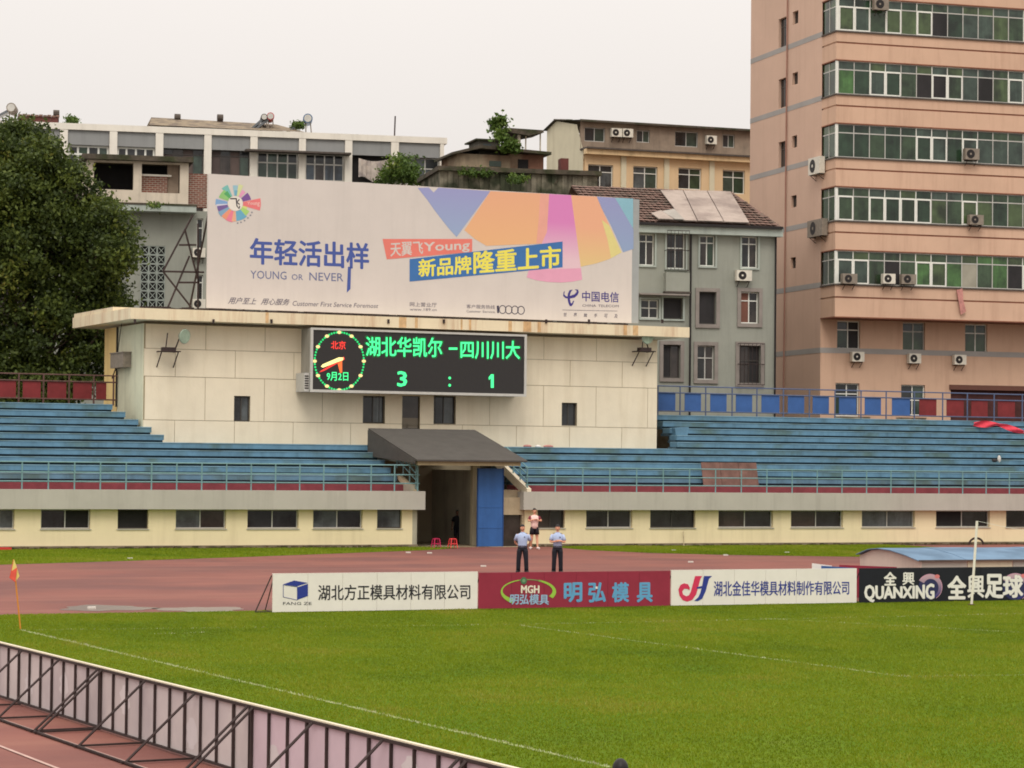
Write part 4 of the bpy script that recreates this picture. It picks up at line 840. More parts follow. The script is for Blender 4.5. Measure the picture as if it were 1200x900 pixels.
# left gable end: outline traced on the end plane, given depth by the block behind it
ga_ = [(683.5, 230), (683.5, 176), (676, 146), (652, 142), (641, 153), (640, 230)]
pts = []
for x, y in ga_: v_, z = Cf.Q(x, y, 0); pts.append((v_, z))
part(cb, 'gable_wall', MB().poly([(-.0, v_, z) for v_, z in [(pts[0][0], 0)]+pts[1:5]+[(pts[5][0], 0)]]), M_pale)
vr, zr_ = pts[3]; ve, ze = pts[4]
part(cb, 'roof', MB().quad((-.25, .4, ctop+.42), (cx1_, .4, ctop+.42), (cx1_, vr, zr_+.05), (-.25, vr, zr_+.05)).quad((-.25, vr, zr_+.05), (cx1_, vr, zr_+.05), (cx1_, ve+.3, ze), (-.25, ve+.3, ze)).box(-.25, cx1_, .3, .42, ctop+.3, ctop+.45), M_mosstop)
u = 0
for k in range(34):
    u = k*.5; part(cb, 'ridge_tile', MB().bar((u-.2, vr, zr_+.06), (u+.28, vr, zr_+.07), .1+.02*(k % 3), n=6), M_mosstop)
for lab, px, py in (('left of two air conditioners on the attic of the peach building', 720.5, 161), ('right of two air conditioners on the attic of the peach building', 733.5, 161.5), ('single air conditioner on the attic wall of the peach building', 831.5, 169.5)):
    u, z = Cf.P(px, py, .8); ac_unit(lab, Cf, u, .8, z, .8, .62)

# ---- mossy wall building and the shack on it -------------------------
Mf = far(513, 158, 12)
mb_ = thing('mossy_block', 'low moss stained concrete block showing above the billboard', 'building', Mf, (5, 0, 0))
mx1 = Mf.P(700, 215)[0]; mz = Mf.P(600, 203)[1]
part(mb_, 'wall', MB().box(0, mx1, 0, 7, 0, mz), M_moss); part(mb_, 'roof_edge', MB().box(-.2, mx1+.2, -.35, 7.2, mz+.002, mz+.28), M_mosstop)
for i in range(14):
    u = .5+i*(mx1-.8)/14; part(mb_, 'wall_pier', MB().box(u, u+.28, -.12, -.003, mz-2.2, mz-.02), M_moss)
Sf = far(535, 166, 16)
sk = thing('rooftop_shack', 'ramshackle brown rooftop shack with patched roofs behind the billboard', 'shack', Sf, (3, 0, 8))
def sbx(x0, y0, x1, y1, v0, v1): a, b, c_, d_ = Sf.R(x0, y0, x1, y1, v0); return MB().box(a, b, v0, v1, c_, d_)
sz0_ = Sf.P(580, 205)[1]
a, b, c_, d_ = Sf.R(535, 181, 598, 200, 0)
part(sk, 'wall', MB().box(a, b, 0, 4, c_-3, d_), M_shack)
a2, b2, c2_, d2_ = Sf.R(598, 181, 637, 201, .3)
part(sk, 'brick_wall', MB().box(b+.01, b2, .3, 4, c2_-3, d2_), mat('patchy_brick', (126, 92, 76), var=.25, scale=2, c2=(148, 126, 106), cov=.5))
part(sk, 'doorway', MB().box(b+.6, b+1.3, .24, .295, c2_, d2_-.35), M_dark); part(sk, 'window', MB().box(a+2.2, a+3.0, -.05, -.005, c_+.3, d_-.4), M_g3)
ra = [Sf.P(528, 192, -.6), Sf.P(561, 178, 0), Sf.P(641, 182, 0)]
part(sk, 'roof', MB().prism([(a-.45, d_-.15), (a-.45, d_+.0), (a+1.5, d_+.55), (b2+.3, d_+.3), (b2+.3, d_+.12), (a+1.5, d_+.35)], -.5, 4.2), M_mosstop)
a, b, c_, d_ = Sf.R(561, 165, 586, 179, 1.0)
part(sk, 'upper_wall', MB().box(a, b, 1, 3.5, c_-.3, d_), mat('dark_shack_wall', (92, 88, 80), var=.3)); part(sk, 'window', MB().box(a+.3, a+.85, .95, .996, c_+.1, d_-.2), M_ggrey); part(sk, 'upper_roof', MB().box(a-.25, b+.1, .8, 3.7, d_+.002, d_+.1), M_mosstop)
a, b, c_, d_ = Sf.R(590, 150.5, 633, 157, 1.0)
part(sk, 'canopy_roof', MB().prism([(a, d_-.05), (b+.1, d_-.1), (b+.15, d_-.25), (a+1.6, d_-.5), (a, d_-.3)], .6, 3.4), M_mosstop)
for px in (608, 616, 633): 
    u, z = Sf.P(px, 177, 1.0); part(sk, 'post', MB().bar((u, 1.0, z-.6), (u, 1.0, d_-.25), .05 if px != 608 else .12), mat('pale_post', (190, 180, 162)))
a, b, c_, d_ = Sf.R(661, 193, 668, 203, 0)
part(mb_, 'chimney', MB().box(Mf.P(659, 200)[0], Mf.P(668, 200)[0], .4, 1.2, mz+.28, mz+1.1), mat('dark_red_chimney', (96, 54, 50), var=.3))

# ---- long white building --------------------------------------------
Wf = far(518, 176, 13)
wb_ = thing('white_frame_block', 'long building with white columns and grey parapet panels behind the billboard', 'building', Wf, (-12, 0, 0))
wx0 = Wf.P(-140, 150)[0]; wtop = Wf.P(518, 161.5)[1]; wcb = wtop-.42
wzb = Wf.P(430, 214)[1]
part(wb_, 'cap_band', MB().box(wx0, .15, -.12, 10, wcb, wtop), M_white)
cols = [(-128, -119), (-78, -69), (-30, -21), (14.5, 23.5), (70, 79), (128, 137), (182, 191), (239, 247.5), (293, 301.5), (350, 358), (404, 412.5), (458, 467), (515.5, 520)]
cu_ = [(Wf.P(a, 190)[0], Wf.P(b, 190)[0]) for a, b in cols]
for a, b in cu_: part(wb_, 'column', MB().box(a, b, -.1, .35, 0, wcb-.002), M_white)
pz = Wf.P(430, 182)[1]
for (a0, a1), (b0, b1) in zip(cu_, cu_[1:]):
    part(wb_, 'parapet_panel', MB().box(a1+.01, b0-.01, .05, .25, pz, wcb-.004), M_panelg)
    part(wb_, 'sill', MB().box(a1+.01, b0-.01, -.02, .3, wzb-.3, wzb), M_white)
part(wb_, 'core', MB().box(wx0, -.1, .6, 10, 0, wcb-.01), mat('block_interior_wall', (70, 62, 60), var=.2))
styles = {3: 'dark', 4: 'grid', 5: 'grid', 6: 'brown', 7: 'brown', 8: 'four', 9: 'four', 10: 'open', 11: 'open2', 2: 'grid', 1: 'four', 0: 'four'}
for i, ((a0, a1), (b0, b1)) in enumerate(zip(cu_, cu_[1:])):
    u0_, u1_ = a1+.02, b0-.02; st = styles.get(i, 'four')
    if st == 'grid': simple_window(wb_, u0_, u1_, wzb+.01, pz-.01, .35, M_wframe, [M_gdark, M_g3, M_gdark, M_g4], 0, t=.13, trans=.68)
    elif st == 'four': simple_window(wb_, u0_, u1_, wzb+.01, pz-.01, .35, M_alu, ([M_g4, M_g4, M_g3, M_g4] if i == 8 else [M_gblue, M_gdark2, M_gblue, M_gblue]), 0, t=.09, trans=.62)
    elif st == 'brown': simple_window(wb_, u0_, u1_, wzb+.01, pz-.01, .4, M_dframe, [mat('brown_wall_panel', (78, 68, 66), var=.2), M_gdark2, mat('brown_wall_panel2', (86, 74, 70), var=.2), M_g4], 0, t=.05, trans=.8)
    elif st == 'dark': part(wb_, 'opening', MB().box(u0_, u1_, .4, .45, wzb, pz), M_dark)
    elif st == 'open': part(wb_, 'opening', MB().box(u0_, u1_, .5, .55, wzb, pz), M_dark)
    else:
        simple_window(wb_, u0_, u1_, wzb+.01, pz-.01, .4, M_alu, [M_ggrey, M_ggrey, M_ggrey], 0, t=.07, trans=.6)
aw_u0, aw_u1 = Wf.P(286, 175)[0], Wf.P(409, 178)[0]
part(wb_, 'awning', MB().box(aw_u0, aw_u1, -1.0, -.11, pz-.1, pz+.02), M_ledge)
# hanging blanket
bl = MB(); ua, za = Wf.P(420, 185.5, -.05); ub, zb2 = Wf.P(455, 209, -.05); nn = 14
for i in range(nn):
    for j in range(4):
        def pt(i_, j_): f_, g_ = i_/nn, j_/4; return (ua+(ub-ua)*f_, -.16-.07*sin(f_*38)-.03*g_, za-(za-zb2)*g_*(1-.1*sin(f_*9))-(.18*sin(pi*f_)))
        bl.quad(pt(i, j+1), pt(i+1, j+1), pt(i+1, j), pt(i, j))
single('hanging_blanket', 'pale crumpled blanket hanging in an open bay of the white building', 'blanket', bl, mat('pale_blanket', (188, 176, 166), var=.18, scale=4, c2=(150, 140, 136), cov=.55), Wf, smooth=True)
# roof clutter
rf = thing('roof_shed', 'weathered brown tile roofed shed on top of the white building', 'shed', Wf, (Wf.P(262, 150)[0], 2, wtop))
ra0, ra1 = Wf.P(174, 148, 1)[0], Wf.P(350, 152, 1)[0]; rh = .95
part(rf, 'roof', MB().poly([(ra0, .6, wtop+.18), (ra1+.4, .6, wtop+.1), (ra1-1.2, 3.6, wtop+rh), (ra0+.4, 3.6, wtop+rh+.15)]).poly([(ra0, 6.6, wtop+.1), (ra0+.4, 3.6, wtop+rh+.15), (ra1-1.2, 3.6, wtop+rh), (ra1+.4, 6.6, wtop+.1)]), mat('shed_tile', (132, 118, 98), var=.25, scale=3, c2=(104, 92, 80), cov=.5, bump=.5))
part(rf, 'wall', MB().box(ra0+.3, ra1, .9, 6.4, wtop+.001, wtop+.12), M_shack)
rs = thing('low_roof_shed', 'low dark red tiled shed at the left on the white building roof', 'shed', Wf, (Wf.P(46, 142)[0], 2, wtop))
a, b = Wf.P(21, 140, 1)[0], Wf.P(70, 140, 1)[0]
part(rs, 'wall', MB().box(a+.1, b-.1, 1, 3, wtop+.001, wtop+.48), mat('dark_red_shed_wall', (96, 58, 54), var=.25))
for k in range(10): part(rs, 'roof_tile', MB().box(a+(b-a)*k/10+.02, a+(b-a)*(k+1)/10-.02, .85, 3.1, wtop+.485+.03*(k % 2), wtop+.6+.03*(k % 2)), M_tiles)
def solar(label, px, py, d, m_, sc=1.0, inc=1):
    u, z = Wf.P(px, py, 2.0); g = thing('solar_water_heater', label, 'water heater', Wf, (u, 2, wtop), 'solar water heaters on the white building roof')
    part(g, 'tank', MB().bar((u-.1*sc, 1.4, z), (u+.1*sc, 3.0, z), .33*sc, n=14), m_)
    part(g, 'tank_cap', MB().bar((u-.11*sc, 1.36, z), (u-.1*sc, 1.4, z), .26*sc, n=14), M_alu)
    part(g, 'collector', MB().prism([(u-.1*d, z-.2), (u-d*1.5*sc, wtop+.12), (u-d*1.62*sc, wtop+.2), (u-.2*d, z-.05)], 1.5, 2.9), mat('collector_tubes', (96, 100, 104), rough=.3, var=.2))
    part(g, 'stand', MB().bar((u+.1*d, 1.6, z-.2), (u+.2*d, 1.6, wtop), .04).bar((u-.2*d, 1.6, z-.3), (u-.2*d, 1.6, wtop), .04).bar((u+.2*d, 1.6, wtop+.1), (u-1.4*d*sc, 1.6, wtop+.1), .03), M_acold)
solar('grey solar water heater at the far left of the roof', 14.5, 127.5, 1, M_acold, 1.0)
solar('solar water heater with a blue tank end right of the shed roof', 361, 140, 1, mat('blue_tank', (76, 104, 138), rough=.4))
solar('solar water heater with a red tank standing behind the shed roof', 317, 137.5, 1, mat('red_tank', (176, 66, 72), rough=.4), .8)
solar('small dark solar water heater behind the shed roof', 309.5, 138.5, 1, M_steel, .7)
for lab, px, py in (('small grey water tank on the dark red roof shed', 66, 133), ('small round vent on the left of the shed roof', 208, 137.5), ('dark round tank on the shed roof ridge', 258, 138)):
    u, z = Wf.P(px, py, 3.4); g = thing('roof_tank', lab, 'tank', Wf, (u, 3.4, z-.5)); part(g, 'drum', MB().bar((u-.2, 3.4, z), (u+.2, 3.4, z), .24, n=10), M_ledge); part(g, 'stand', MB().box(u-.18, u+.18, 3.3, 3.5, z-.6, z-.2), M_steel)
u, z = Wf.P(462.5, 136, 1); single('antenna_pole', 'thin bare antenna pole on the roof of the white building', 'pole', MB().bar((u, 1, wtop-.05), (u+.04, 1, z), .05), M_steel, Wf)

# ---- left grey house with the grubby white penthouse -----------------
Lf = far(240, 162, 13)
lh = thing('grey_house', 'grey plastered house with open white rooftop loggia behind the tree', 'building', Lf, (-6, 0, 0))
lx0 = Lf.P(40, 300)[0]; lz = Lf.P(190, 246)[1]
lat = Lf.R(164.5, 288, 193.5, 362, 0)
wt = [Lf.R(230.5, 256, 238, 293, 0), Lf.R(230, 322, 238, 352, 0)]
part(lh, 'wall', wall_mb(MB(), lx0, 4.5, 0, lz, 0, .4, [lat]+wt).quad((lx0, .41, 0), (4.5, .41, 0), (4.5, .41, lz), (lx0, .41, lz)), M_grey)
for q in wt: simple_window(lh, q[0], q[1], q[2], q[3], .2, M_wframe, [M_gdark], 0, t=.06, trans=.7)
part(lh, 'ledge', MB().box(lx0, Lf.P(228, 245)[0], -1.1, -.003, lz-.2, lz+.18), M_cornice)
part(lh, 'ledge_moss', MB().box(lx0, Lf.P(228, 245)[0]+.05, -1.14, 0, lz+.182, lz+.3), M_mosstop)
# lattice of pierced blocks
nr, nc = 7, 3; lw, lhh = (lat[1]-lat[0])/nc, (lat[3]-lat[2])/nr
part(lh, 'lattice_void', MB().box(lat[0], lat[1], .36, .4, lat[2], lat[3]), M_dark)
proto_l = None
for i in range(nr):
    for j in range(nc):
        x, z = lat[0]+lw*(j+.5), lat[2]+lhh*(i+.5); g = MB(); a_, b_2 = lw/2-.008, lhh/2-.008
        g.box(x-a_, x+a_, .02, .14, z-b_2, z-b_2+.035).box(x-a_, x+a_, .02, .14, z+b_2-.035, z+b_2).box(x-a_, x-a_+.035, .021, .139, z-b_2+.035, z+b_2-.035).box(x+a_-.035, x+a_, .021, .139, z-b_2+.035, z+b_2-.035)
        g.bar((x-a_, .08, z-b_2), (x+a_, .08, z+b_2), .024, n=4).bar((x-a_, .085, z+b_2), (x+a_, .085, z-b_2), .024, n=4)
        part(lh, 'lattice_block', g, M_cornice)
# penthouse loggia
px0, px1 = Lf.P(102, 210, -.2)[0], Lf.P(221, 210, -.2)[0]
pzt, pzb = Lf.P(190, 190, -.2)[1], lz+.19
pw = [Lf.R(110, 188, 156.5, 222, -.2), Lf.R(166, 191.5, 211, 226, -.2)]
pw = [(a, b, c_, min(d_, pzt-.12)) for a, b, c_, d_ in pw]
part(lh, 'loggia_wall', wall_mb(MB(), px0, px1, pzb, pzt, -.2, .25, pw).quad((px0, -.2, pzb), (px0, 5, pzb), (px0, 5, pzt), (px0, -.2, pzt)), M_pent)
part(lh, 'loggia_roof', MB().box(px0-.35, px1+.25, -.7, 5, pzt+.002, pzt+.32), M_mosstop)
part(lh, 'loggia_back', MB().box(px0+.1, px1-.1, 2.2, 2.3, pzb, pzt), M_dark)
q = pw[1]; part(lh, 'brick_infill', MB().box(q[0]+.01, q[1]-.75, .3, .5, q[2]-.1, q[3]-.75), M_brick); part(lh, 'infill_cap', MB().box(q[0]+.02, q[1]-.5, .25, .55, q[3]-.74, q[3]-.62), M_white); part(lh, 'inner_pier', MB().box(q[1]-.72, q[1]-.02, .5, .9, q[2]-.1, pzt), M_attic)
part(lh, 'brick_wall', MB().box(px1+.02, Lf.P(243, 220, 0)[0], .05, .5, Lf.P(230, 243)[1], Lf.P(230, 203.5)[1]), M_brick)
for lab, py in (('upper air conditioner squeezed beside the billboard on the grey house', 302), ('lower air conditioner squeezed beside the billboard on the grey house', 362)):
    u, z = Lf.P(232.5, py, 0); ac_unit(lab, Lf, u, 0, z, .8, .6)

# ================================================================== TREES
def leaf_mat(name, cols):
    m = bpy.data.materials.new(name); m.use_nodes = True; t = m.node_tree; b = t.nodes['Principled BSDF']; b.inputs['Roughness'].default_value = .55; b.inputs['Specular IOR Level'].default_value = .25
    at = t.nodes.new('ShaderNodeAttribute'); at.attribute_name = 'tone'; rp = t.nodes.new('ShaderNodeValToRGB'); rp.color_ramp.interpolation = 'LINEAR'
    while len(rp.color_ramp.elements) < len(cols): rp.color_ramp.elements.new(.5)
    for i, (p, c) in enumerate(cols): rp.color_ramp.elements[i].position = p; rp.color_ramp.elements[i].color = (*lin(c), 1)
    t.links.new(at.outputs['Fac'], rp.inputs[0]); t.links.new(rp.outputs[0], b.inputs['Base Color'])
    tr = t.nodes.new('ShaderNodeBsdfTranslucent'); t.links.new(rp.outputs[0], tr.inputs[0]); mx = t.nodes.new('ShaderNodeMixShader'); mx.inputs[0].default_value = .3
    t.links.new(b.outputs[0], mx.inputs[1]); t.links.new(tr.outputs[0], mx.inputs[2]); t.links.new(mx.outputs[0], t.nodes['Material Output'].inputs[0]); return m
M_leaf = leaf_mat('broadleaf_foliage', [(0, (48, 60, 30)), (.4, (72, 86, 38)), (.75, (104, 116, 48)), (1, (134, 128, 62))])
M_leaf2 = leaf_mat('young_foliage', [(0, (60, 80, 36)), (.5, (84, 108, 44)), (1, (120, 132, 60))])
M_bark = mat('bark', (78, 66, 54), var=.3, scale=4, bump=.5)
def crown_mesh(name, lobes, nclump, nleaf, size, m, seed, spread=.55, base_tone=None):
    g = np.random.default_rng(seed); L_ = np.array(lobes, float); wts = (L_[:, 3]*L_[:, 4]*L_[:, 5])**.67; wts /= wts.sum()
    idx = g.choice(len(L_), nclump, p=wts); d = g.normal(size=(nclump, 3)); d /= np.linalg.norm(d, axis=1)[:, None]
    r = g.uniform(.5, 1.18, nclump)[:, None]; cen = L_[idx, :3]+d*L_[idx, 3:6]*r
    tone_c = g.normal(.4, .16, nclump)
    ci = np.repeat(np.arange(nclump), nleaf); n = len(ci); off = g.normal(size=(n, 3))*spread*np.array([1, 1, .7]); P_ = cen[ci]+off
    a = g.normal(size=(n, 3)); a /= np.linalg.norm(a, axis=1)[:, None]; b = np.cross(a, g.normal(size=(n, 3))); b /= np.linalg.norm(b, axis=1)[:, None]
    s_ = size*g.uniform(.6, 1.35, n)[:, None]; V_ = np.stack([P_-a*s_, P_+b*s_*.55, P_+a*s_, P_-b*s_*.55], 1).reshape(-1, 3)
    me = bpy.data.meshes.new(name); me.vertices.add(4*n); me.vertices.foreach_set('co', V_.ravel()); me.loops.add(4*n); me.loops.foreach_set('vertex_index', np.arange(4*n)); me.polygons.add(n); me.polygons.foreach_set('loop_start', np.arange(n)*4); me.polygons.foreach_set('loop_total', np.full(n, 4))
    at = me.attributes.new('tone', 'FLOAT', 'FACE'); at.data.foreach_set('value', np.clip(tone_c[ci]+g.normal(0, .1, n), 0, 1).astype(np.float32)); me.materials.append(m); me.update(); me.validate(); return me
def tree(name, label, base, h_, lobes, nclump, nleaf, size, seed, m=None, spread=.55, trunk=.35, cat='tree'):
    """lobes relative to base"""
    t_ = bpy.data.objects.new(name, None); COL.objects.link(t_); t_.location = base; tag(t_, label, cat); OFF[t_.name] = (0, 0, 0)
    mb = MB(); g = random.Random(seed); fork = Vector((.1, 0, h_*.35)); mb.bar((0, 0, 0), fork, trunk, trunk*.7, 8)
    for l in lobes:
        c_ = Vector(l[:3]); mid = fork.lerp(c_, .5)+Vector((g.uniform(-.4, .4), g.uniform(-.4, .4), .3)); mb.bar(fork, mid, trunk*.55, trunk*.35, 6); mb.bar(mid, c_, trunk*.35, trunk*.12, 6)
        for _ in range(4): e_ = c_+Vector([g.uniform(-.8, .8)*l[3+i] for i in range(3)]); mb.bar(c_.lerp(mid, .3), e_, trunk*.15, trunk*.03, 5)
    part(t_, 'trunk', mb, M_bark); part(t_, 'crown', crown_mesh('crown', lobes, nclump, nleaf, size, m or M_leaf, seed, spread), None); return t_
def at_depth(px, py, depth): p = ray(px, py)*depth; return CAMP+p
def lobes_px(lst, depth, base, dd=0):
    o_ = []
    for px, py, rp, rz_ in lst:
        c_ = at_depth(px, py, depth+random.Random(int(px*7+py)).uniform(-2, 2)); s_ = depth/FPX; v_ = c_-base; o_.append((v_.x, v_.y, v_.z, rp*s_, rp*s_*1.0, rz_*s_))
    return o_
b0_ = at_depth(20, 560, 139); b0_.z = 0
tree('broadleaf_tree', 'large dense dark green tree behind the left terrace', b0_, 14, lobes_px([(36, 222, 48, 50), (78, 272, 50, 46), (20, 300, 60, 70), (84, 345, 46, 50), (60, 400, 50, 52), (-20, 240, 62, 78), (120, 285, 34, 40), (15, 182, 42, 34), (62, 190, 24, 36), (-60, 330, 70, 100), (108, 410, 24, 40), (135, 262, 22, 16), (140, 300, 22, 20), (118, 345, 34, 24), (98, 215, 20, 14), (82, 196, 16, 12), (110, 238, 20, 14), (48, 168, 14, 22), (5, 160, 20, 16), (30, 158, 10, 12), (128, 372, 20, 16), (112, 388, 20, 18), (-30, 420, 60, 50), (0, 480, 70, 40), (60, 470, 50, 40)], 139, b0_), 1450, 95, .125, 5, spread=.38)
b1_ = Wf.W(Wf.P(470, 200, -1)[0], -1.5, 0); b1_ = Vector((b1_.x, b1_.y, Wf.P(470, 222, -1)[1]))
tree('rooftop_bush', 'bright green bush in front of the white building at its right end', b1_, 3, lobes_px([(470, 197, 16, 14), (480, 206, 18, 10), (462, 208, 16, 10), (472, 186, 8, 8), (452, 210, 10, 6)], (b1_-CAMP).dot(f0), b1_), 60, 45, .13, 8, M_leaf2, .28, .08, 'bush')
b2_ = Sf.W(Sf.P(588, 170, .6)[0], .6, Sf.P(588, 180, .6)[1])
tree('potted_palm_bush', 'spiky dark plant growing on top of the rooftop shack', b2_, 1.6, lobes_px([(584, 148, 9, 9), (590, 158, 9, 9), (576, 143, 5, 4), (590, 140, 5, 4), (596, 171, 9, 6)], (b2_-CAMP).dot(f0), b2_), 30, 40, .15, 9, M_leaf2, .22, .06, 'plant')
for i, (lab, px, py, rp, fr, v_) in enumerate((('small weeds on the mossy block under the shack', 560, 202, 20, Mf, -.2), ('creeper hanging over the middle of the mossy block', 602, 210, 14, Mf, -.3), ('ivy patch over the right part of the mossy block', 650, 212, 12, Mf, -.3), ('small bush beside the low shed on the white roof', 84, 142, 6, Wf, 3), ('green shrub behind the shed roof by the blue tank heater', 348, 147, 6, Wf, 4), ('weeds along the ledge of the grey house loggia', 180, 243, 22, Lf, -1.0))):
    u, z = fr.P(px, py, v_); p_ = fr.W(u, v_, z-.2); dpt = (p_-CAMP).dot(f0)
    tree('roof_shrub', lab, p_, .3, lobes_px([(px-rp*.5, py, rp*.5, 3.5), (px+rp*.5, py, rp*.5, 3.5), (px, py-1, rp*.3, 4)], dpt, p_), 24, 26, .09, 20+i, M_leaf2, .16, .03, 'shrub')

# ================================================================== PITCHSIDE BOARDS
YA = 65.3
def board(label, x0, x1, m, npan, zt=1.03, y=YA, ang=None):
    g = thing('advertising_board', label, 'advertising board', ST, ((x0+x1)/2, y, 0))
    w_ = (x1-x0)/npan
    for k in range(npan): part(g, 'panel', MB().box(x0+k*w_+.004, x0+(k+1)*w_-.004, y+.0008*(k % 2), y+.03, .015, zt), m)
    part(g, 'top_rail', MB().box(x0, x1, y+.002, y+.06, zt+.002, zt+.02), m)
    part(g, 'back_frame', MB().box(x0+.05, x1-.05, y+.034, y+.07, .05, .09).box(x0+.05, x1-.05, y+.034, y+.07, zt-.1, zt-.06), M_steel)
    for k in range(npan+1):
        xx = min(max(x0+k*w_, x0+.06), x1-.06); part(g, 'brace', MB().bar((xx, y+.08, zt-.08), (xx, y+.75, .02), .015).bar((xx, y+.08, .02), (xx, y+.75, .02), .015), M_steel)
    return g
bxs = [ST.P(x, 690, YA)[0] for x in (319.5, 561, 786.5, 1005)]+[48.6]
B1 = board('white banner board with blue cube logo left of the crimson board', bxs[0], bxs[1]-.03, M_wboard, 6)
B2 = board('crimson banner board with light blue lettering and green oval emblem', bxs[1], bxs[2]-.03, M_crim, 6, 1.0)
B3 = board('white banner board with red and blue hooked emblem', bxs[2], bxs[3]-.03, M_wboard, 6, 1.02)
B4 = board('black banner board with white lettering and planet pictures', bxs[3]+.06, bxs[4]+4.0, M_blackb, 5, 1.02)
part(B1, 'side_brace', MB().bar((bxs[0]-.02, YA+.03, 1.0), (bxs[0]-.45, YA+.1, .02), .018).bar((bxs[0]-.45, YA+.1, .02), (bxs[0], YA+.1, .02), .018), M_steel)
VA = YA-.008
K1 = flat((38, 38, 44)); NB = flat((44, 58, 138)); BK = flat((60, 60, 70))
def fit(x0, y0, x1, y1): return rectq(ST, VA, x0, y0, x1, y1)
text_on(B1, '湖北方正模具材料有限公司', qpx(ST, VA, [(373, 703.5), (551, 702), (551, 684.8), (373, 685.5)]), VA, K1, bold=.012)
A1 = lambda pts: [(300+x/3.53, 640+y/3.53) for x, y in pts]
for pts, m_ in (([(112, 158), (158, 142), (215, 152), (170, 166)], NB), ([(172, 170), (215, 156), (215, 206), (172, 222)], NB)): print_poly(B1, A1(pts), VA, m_)
for a_, b__ in (((113, 160), (113, 210)), ((113, 210), (171, 223)), ((113, 160), (171, 168)), ((171, 168), (171, 223))):
    p_, q_ = qpx(ST, VA, A1([a_, b__])); part(B1, 'print', MB().bar((p_[0], VA+.004, p_[1]), (q_[0], VA+.004, q_[1]), .008, n=4), NB)
text_on(B1, 'FANG ZE', qpx(ST, VA, A1([(112, 243), (230, 243), (230, 231), (112, 231)])), VA, BK)
A2 = lambda pts: [(550+x/4.8, 655+y/4.8) for x, y in pts]
LB = flat((96, 156, 196)); LG = flat((150, 190, 70)); PB = flat((150, 178, 206)); CR = flat((226, 216, 200))
for i, (ch, x0, x1) in enumerate((('明', 535, 632), ('弘', 672, 765), ('模', 806, 895), ('具', 945, 1028))): text_on(B2, ch, qpx(ST, VA, A2([(x0, 242), (x1, 240), (x1, 134), (x0, 136)])), VA, LB, bold=.045)
print_poly(B2, A2([(710, 155), (722, 155), (722, 168), (710, 168)]), VA-.006, M_wboard)
cxp, cyp = 550+330/4.8, 655+182/4.8
ring(B2, ST, VA, cxp, cyp, 148/4.8, 66/4.8, 1.0, LG, radians(200), radians(95), n=18, th1=.5); ring(B2, ST, VA-.0015, cxp, cyp, 148/4.8, 66/4.8, 3.0, LG, radians(236), radians(175), n=18, th1=.9)
ring(B2, ST, VA-.001, cxp, cyp, 148/4.8, 66/4.8, .9, LG, radians(66), radians(-30), n=18, th1=2.6, name='emblem_arc'); ring(B2, ST, VA-.002, cxp, cyp, 148/4.8, 66/4.8, .5, flat((120, 150, 90)), radians(110), radians(60), n=10)
cc = ST.P(550+306/4.8, 655+122/4.8, VA); part(B2, 'emblem_dot', MB().disc(cc, .1, VA-.004, 16), flat((72, 110, 80))); part(B2, 'emblem_dot', MB().disc(cc, .05, VA-.006, 12), flat((110, 150, 110)))
text_on(B2, 'MGH', qpx(ST, VA, A2([(292, 192), (392, 192), (392, 150), (292, 150)])), VA-.004, CR, bold=.06)
text_on(B2, '明弘模具', qpx(ST, VA, A2([(226, 255), (446, 258), (446, 200), (232, 198)])), VA-.004, PB, bold=.03)
A3 = lambda pts: [(780+x/4.8, 655+y/4.8) for x, y in pts]
RD = flat((206, 52, 88))
text_on(B3, '湖北金佳华模具材料制作有限公司', qpx(ST, VA, A3([(272, 210), (1032, 200), (1032, 124), (272, 124)])), VA, NB, bold=.012)
print_poly(B3, A3([(166, 96), (206, 96), (196, 112), (172, 200), (150, 230), (122, 240), (96, 232), (78, 206), (72, 172), (84, 146), (104, 137), (126, 142), (137, 162), (134, 176), (122, 168), (104, 168), (94, 182), (98, 200), (116, 210), (132, 204), (142, 184), (160, 118)]), VA, RD)
print_poly(B3, A3([(216, 96), (262, 96), (244, 112), (226, 180), (206, 224), (182, 237), (160, 236), (184, 216), (196, 190), (206, 150)]), VA, NB)
print_poly(B3, A3([(176, 158), (216, 150), (212, 164), (174, 168)]), VA-.002, NB)
A4 = lambda pts: [(990+x/5.714, 600+y/5.714) for x, y in pts]
WH = flat((226, 222, 214))
text_on(B4, '全', qpx(ST, VA, A4([(264, 490), (344, 490), (344, 404), (264, 404)])), VA, WH, bold=.05); text_on(B4, '興', qpx(ST, VA, A4([(388, 488), (465, 488), (465, 404), (388, 404)])), VA, WH, bold=.03)
def arch(x, y): yy = y*(.72+.28*np.abs(2*x-1)**1.3)+.0; return x, yy+.12*(1-np.abs(2*x-1)**1.5)*(0)+.14*(1-np.abs(2*x-1))
text_on(B4, 'QUANXING', qpx(ST, VA, A4([(134, 606), (596, 600), (596, 480), (134, 488)])), VA-.003, WH, bold=.05, warp=arch)
for ch, x0, x1, y0, y1 in (('全', 692, 808, 430, 580), ('興', 824, 932, 424, 572), ('足', 942, 1058, 420, 574), ('球', 1062, 1190, 426, 570)): text_on(B4, ch, qpx(ST, VA, A4([(x0, y1), (x1, y1), (x1, y0), (x0, y0)])), VA-.003, WH, bold=.05 if ch != '興' else .03)
text_on(B4, 'QUANXING', [(bxs[4]+1.2, .2), (bxs[4]+3.6, .2), (bxs[4]+3.6, .85), (bxs[4]+1.2, .85)], VA-.003, WH, bold=.03)
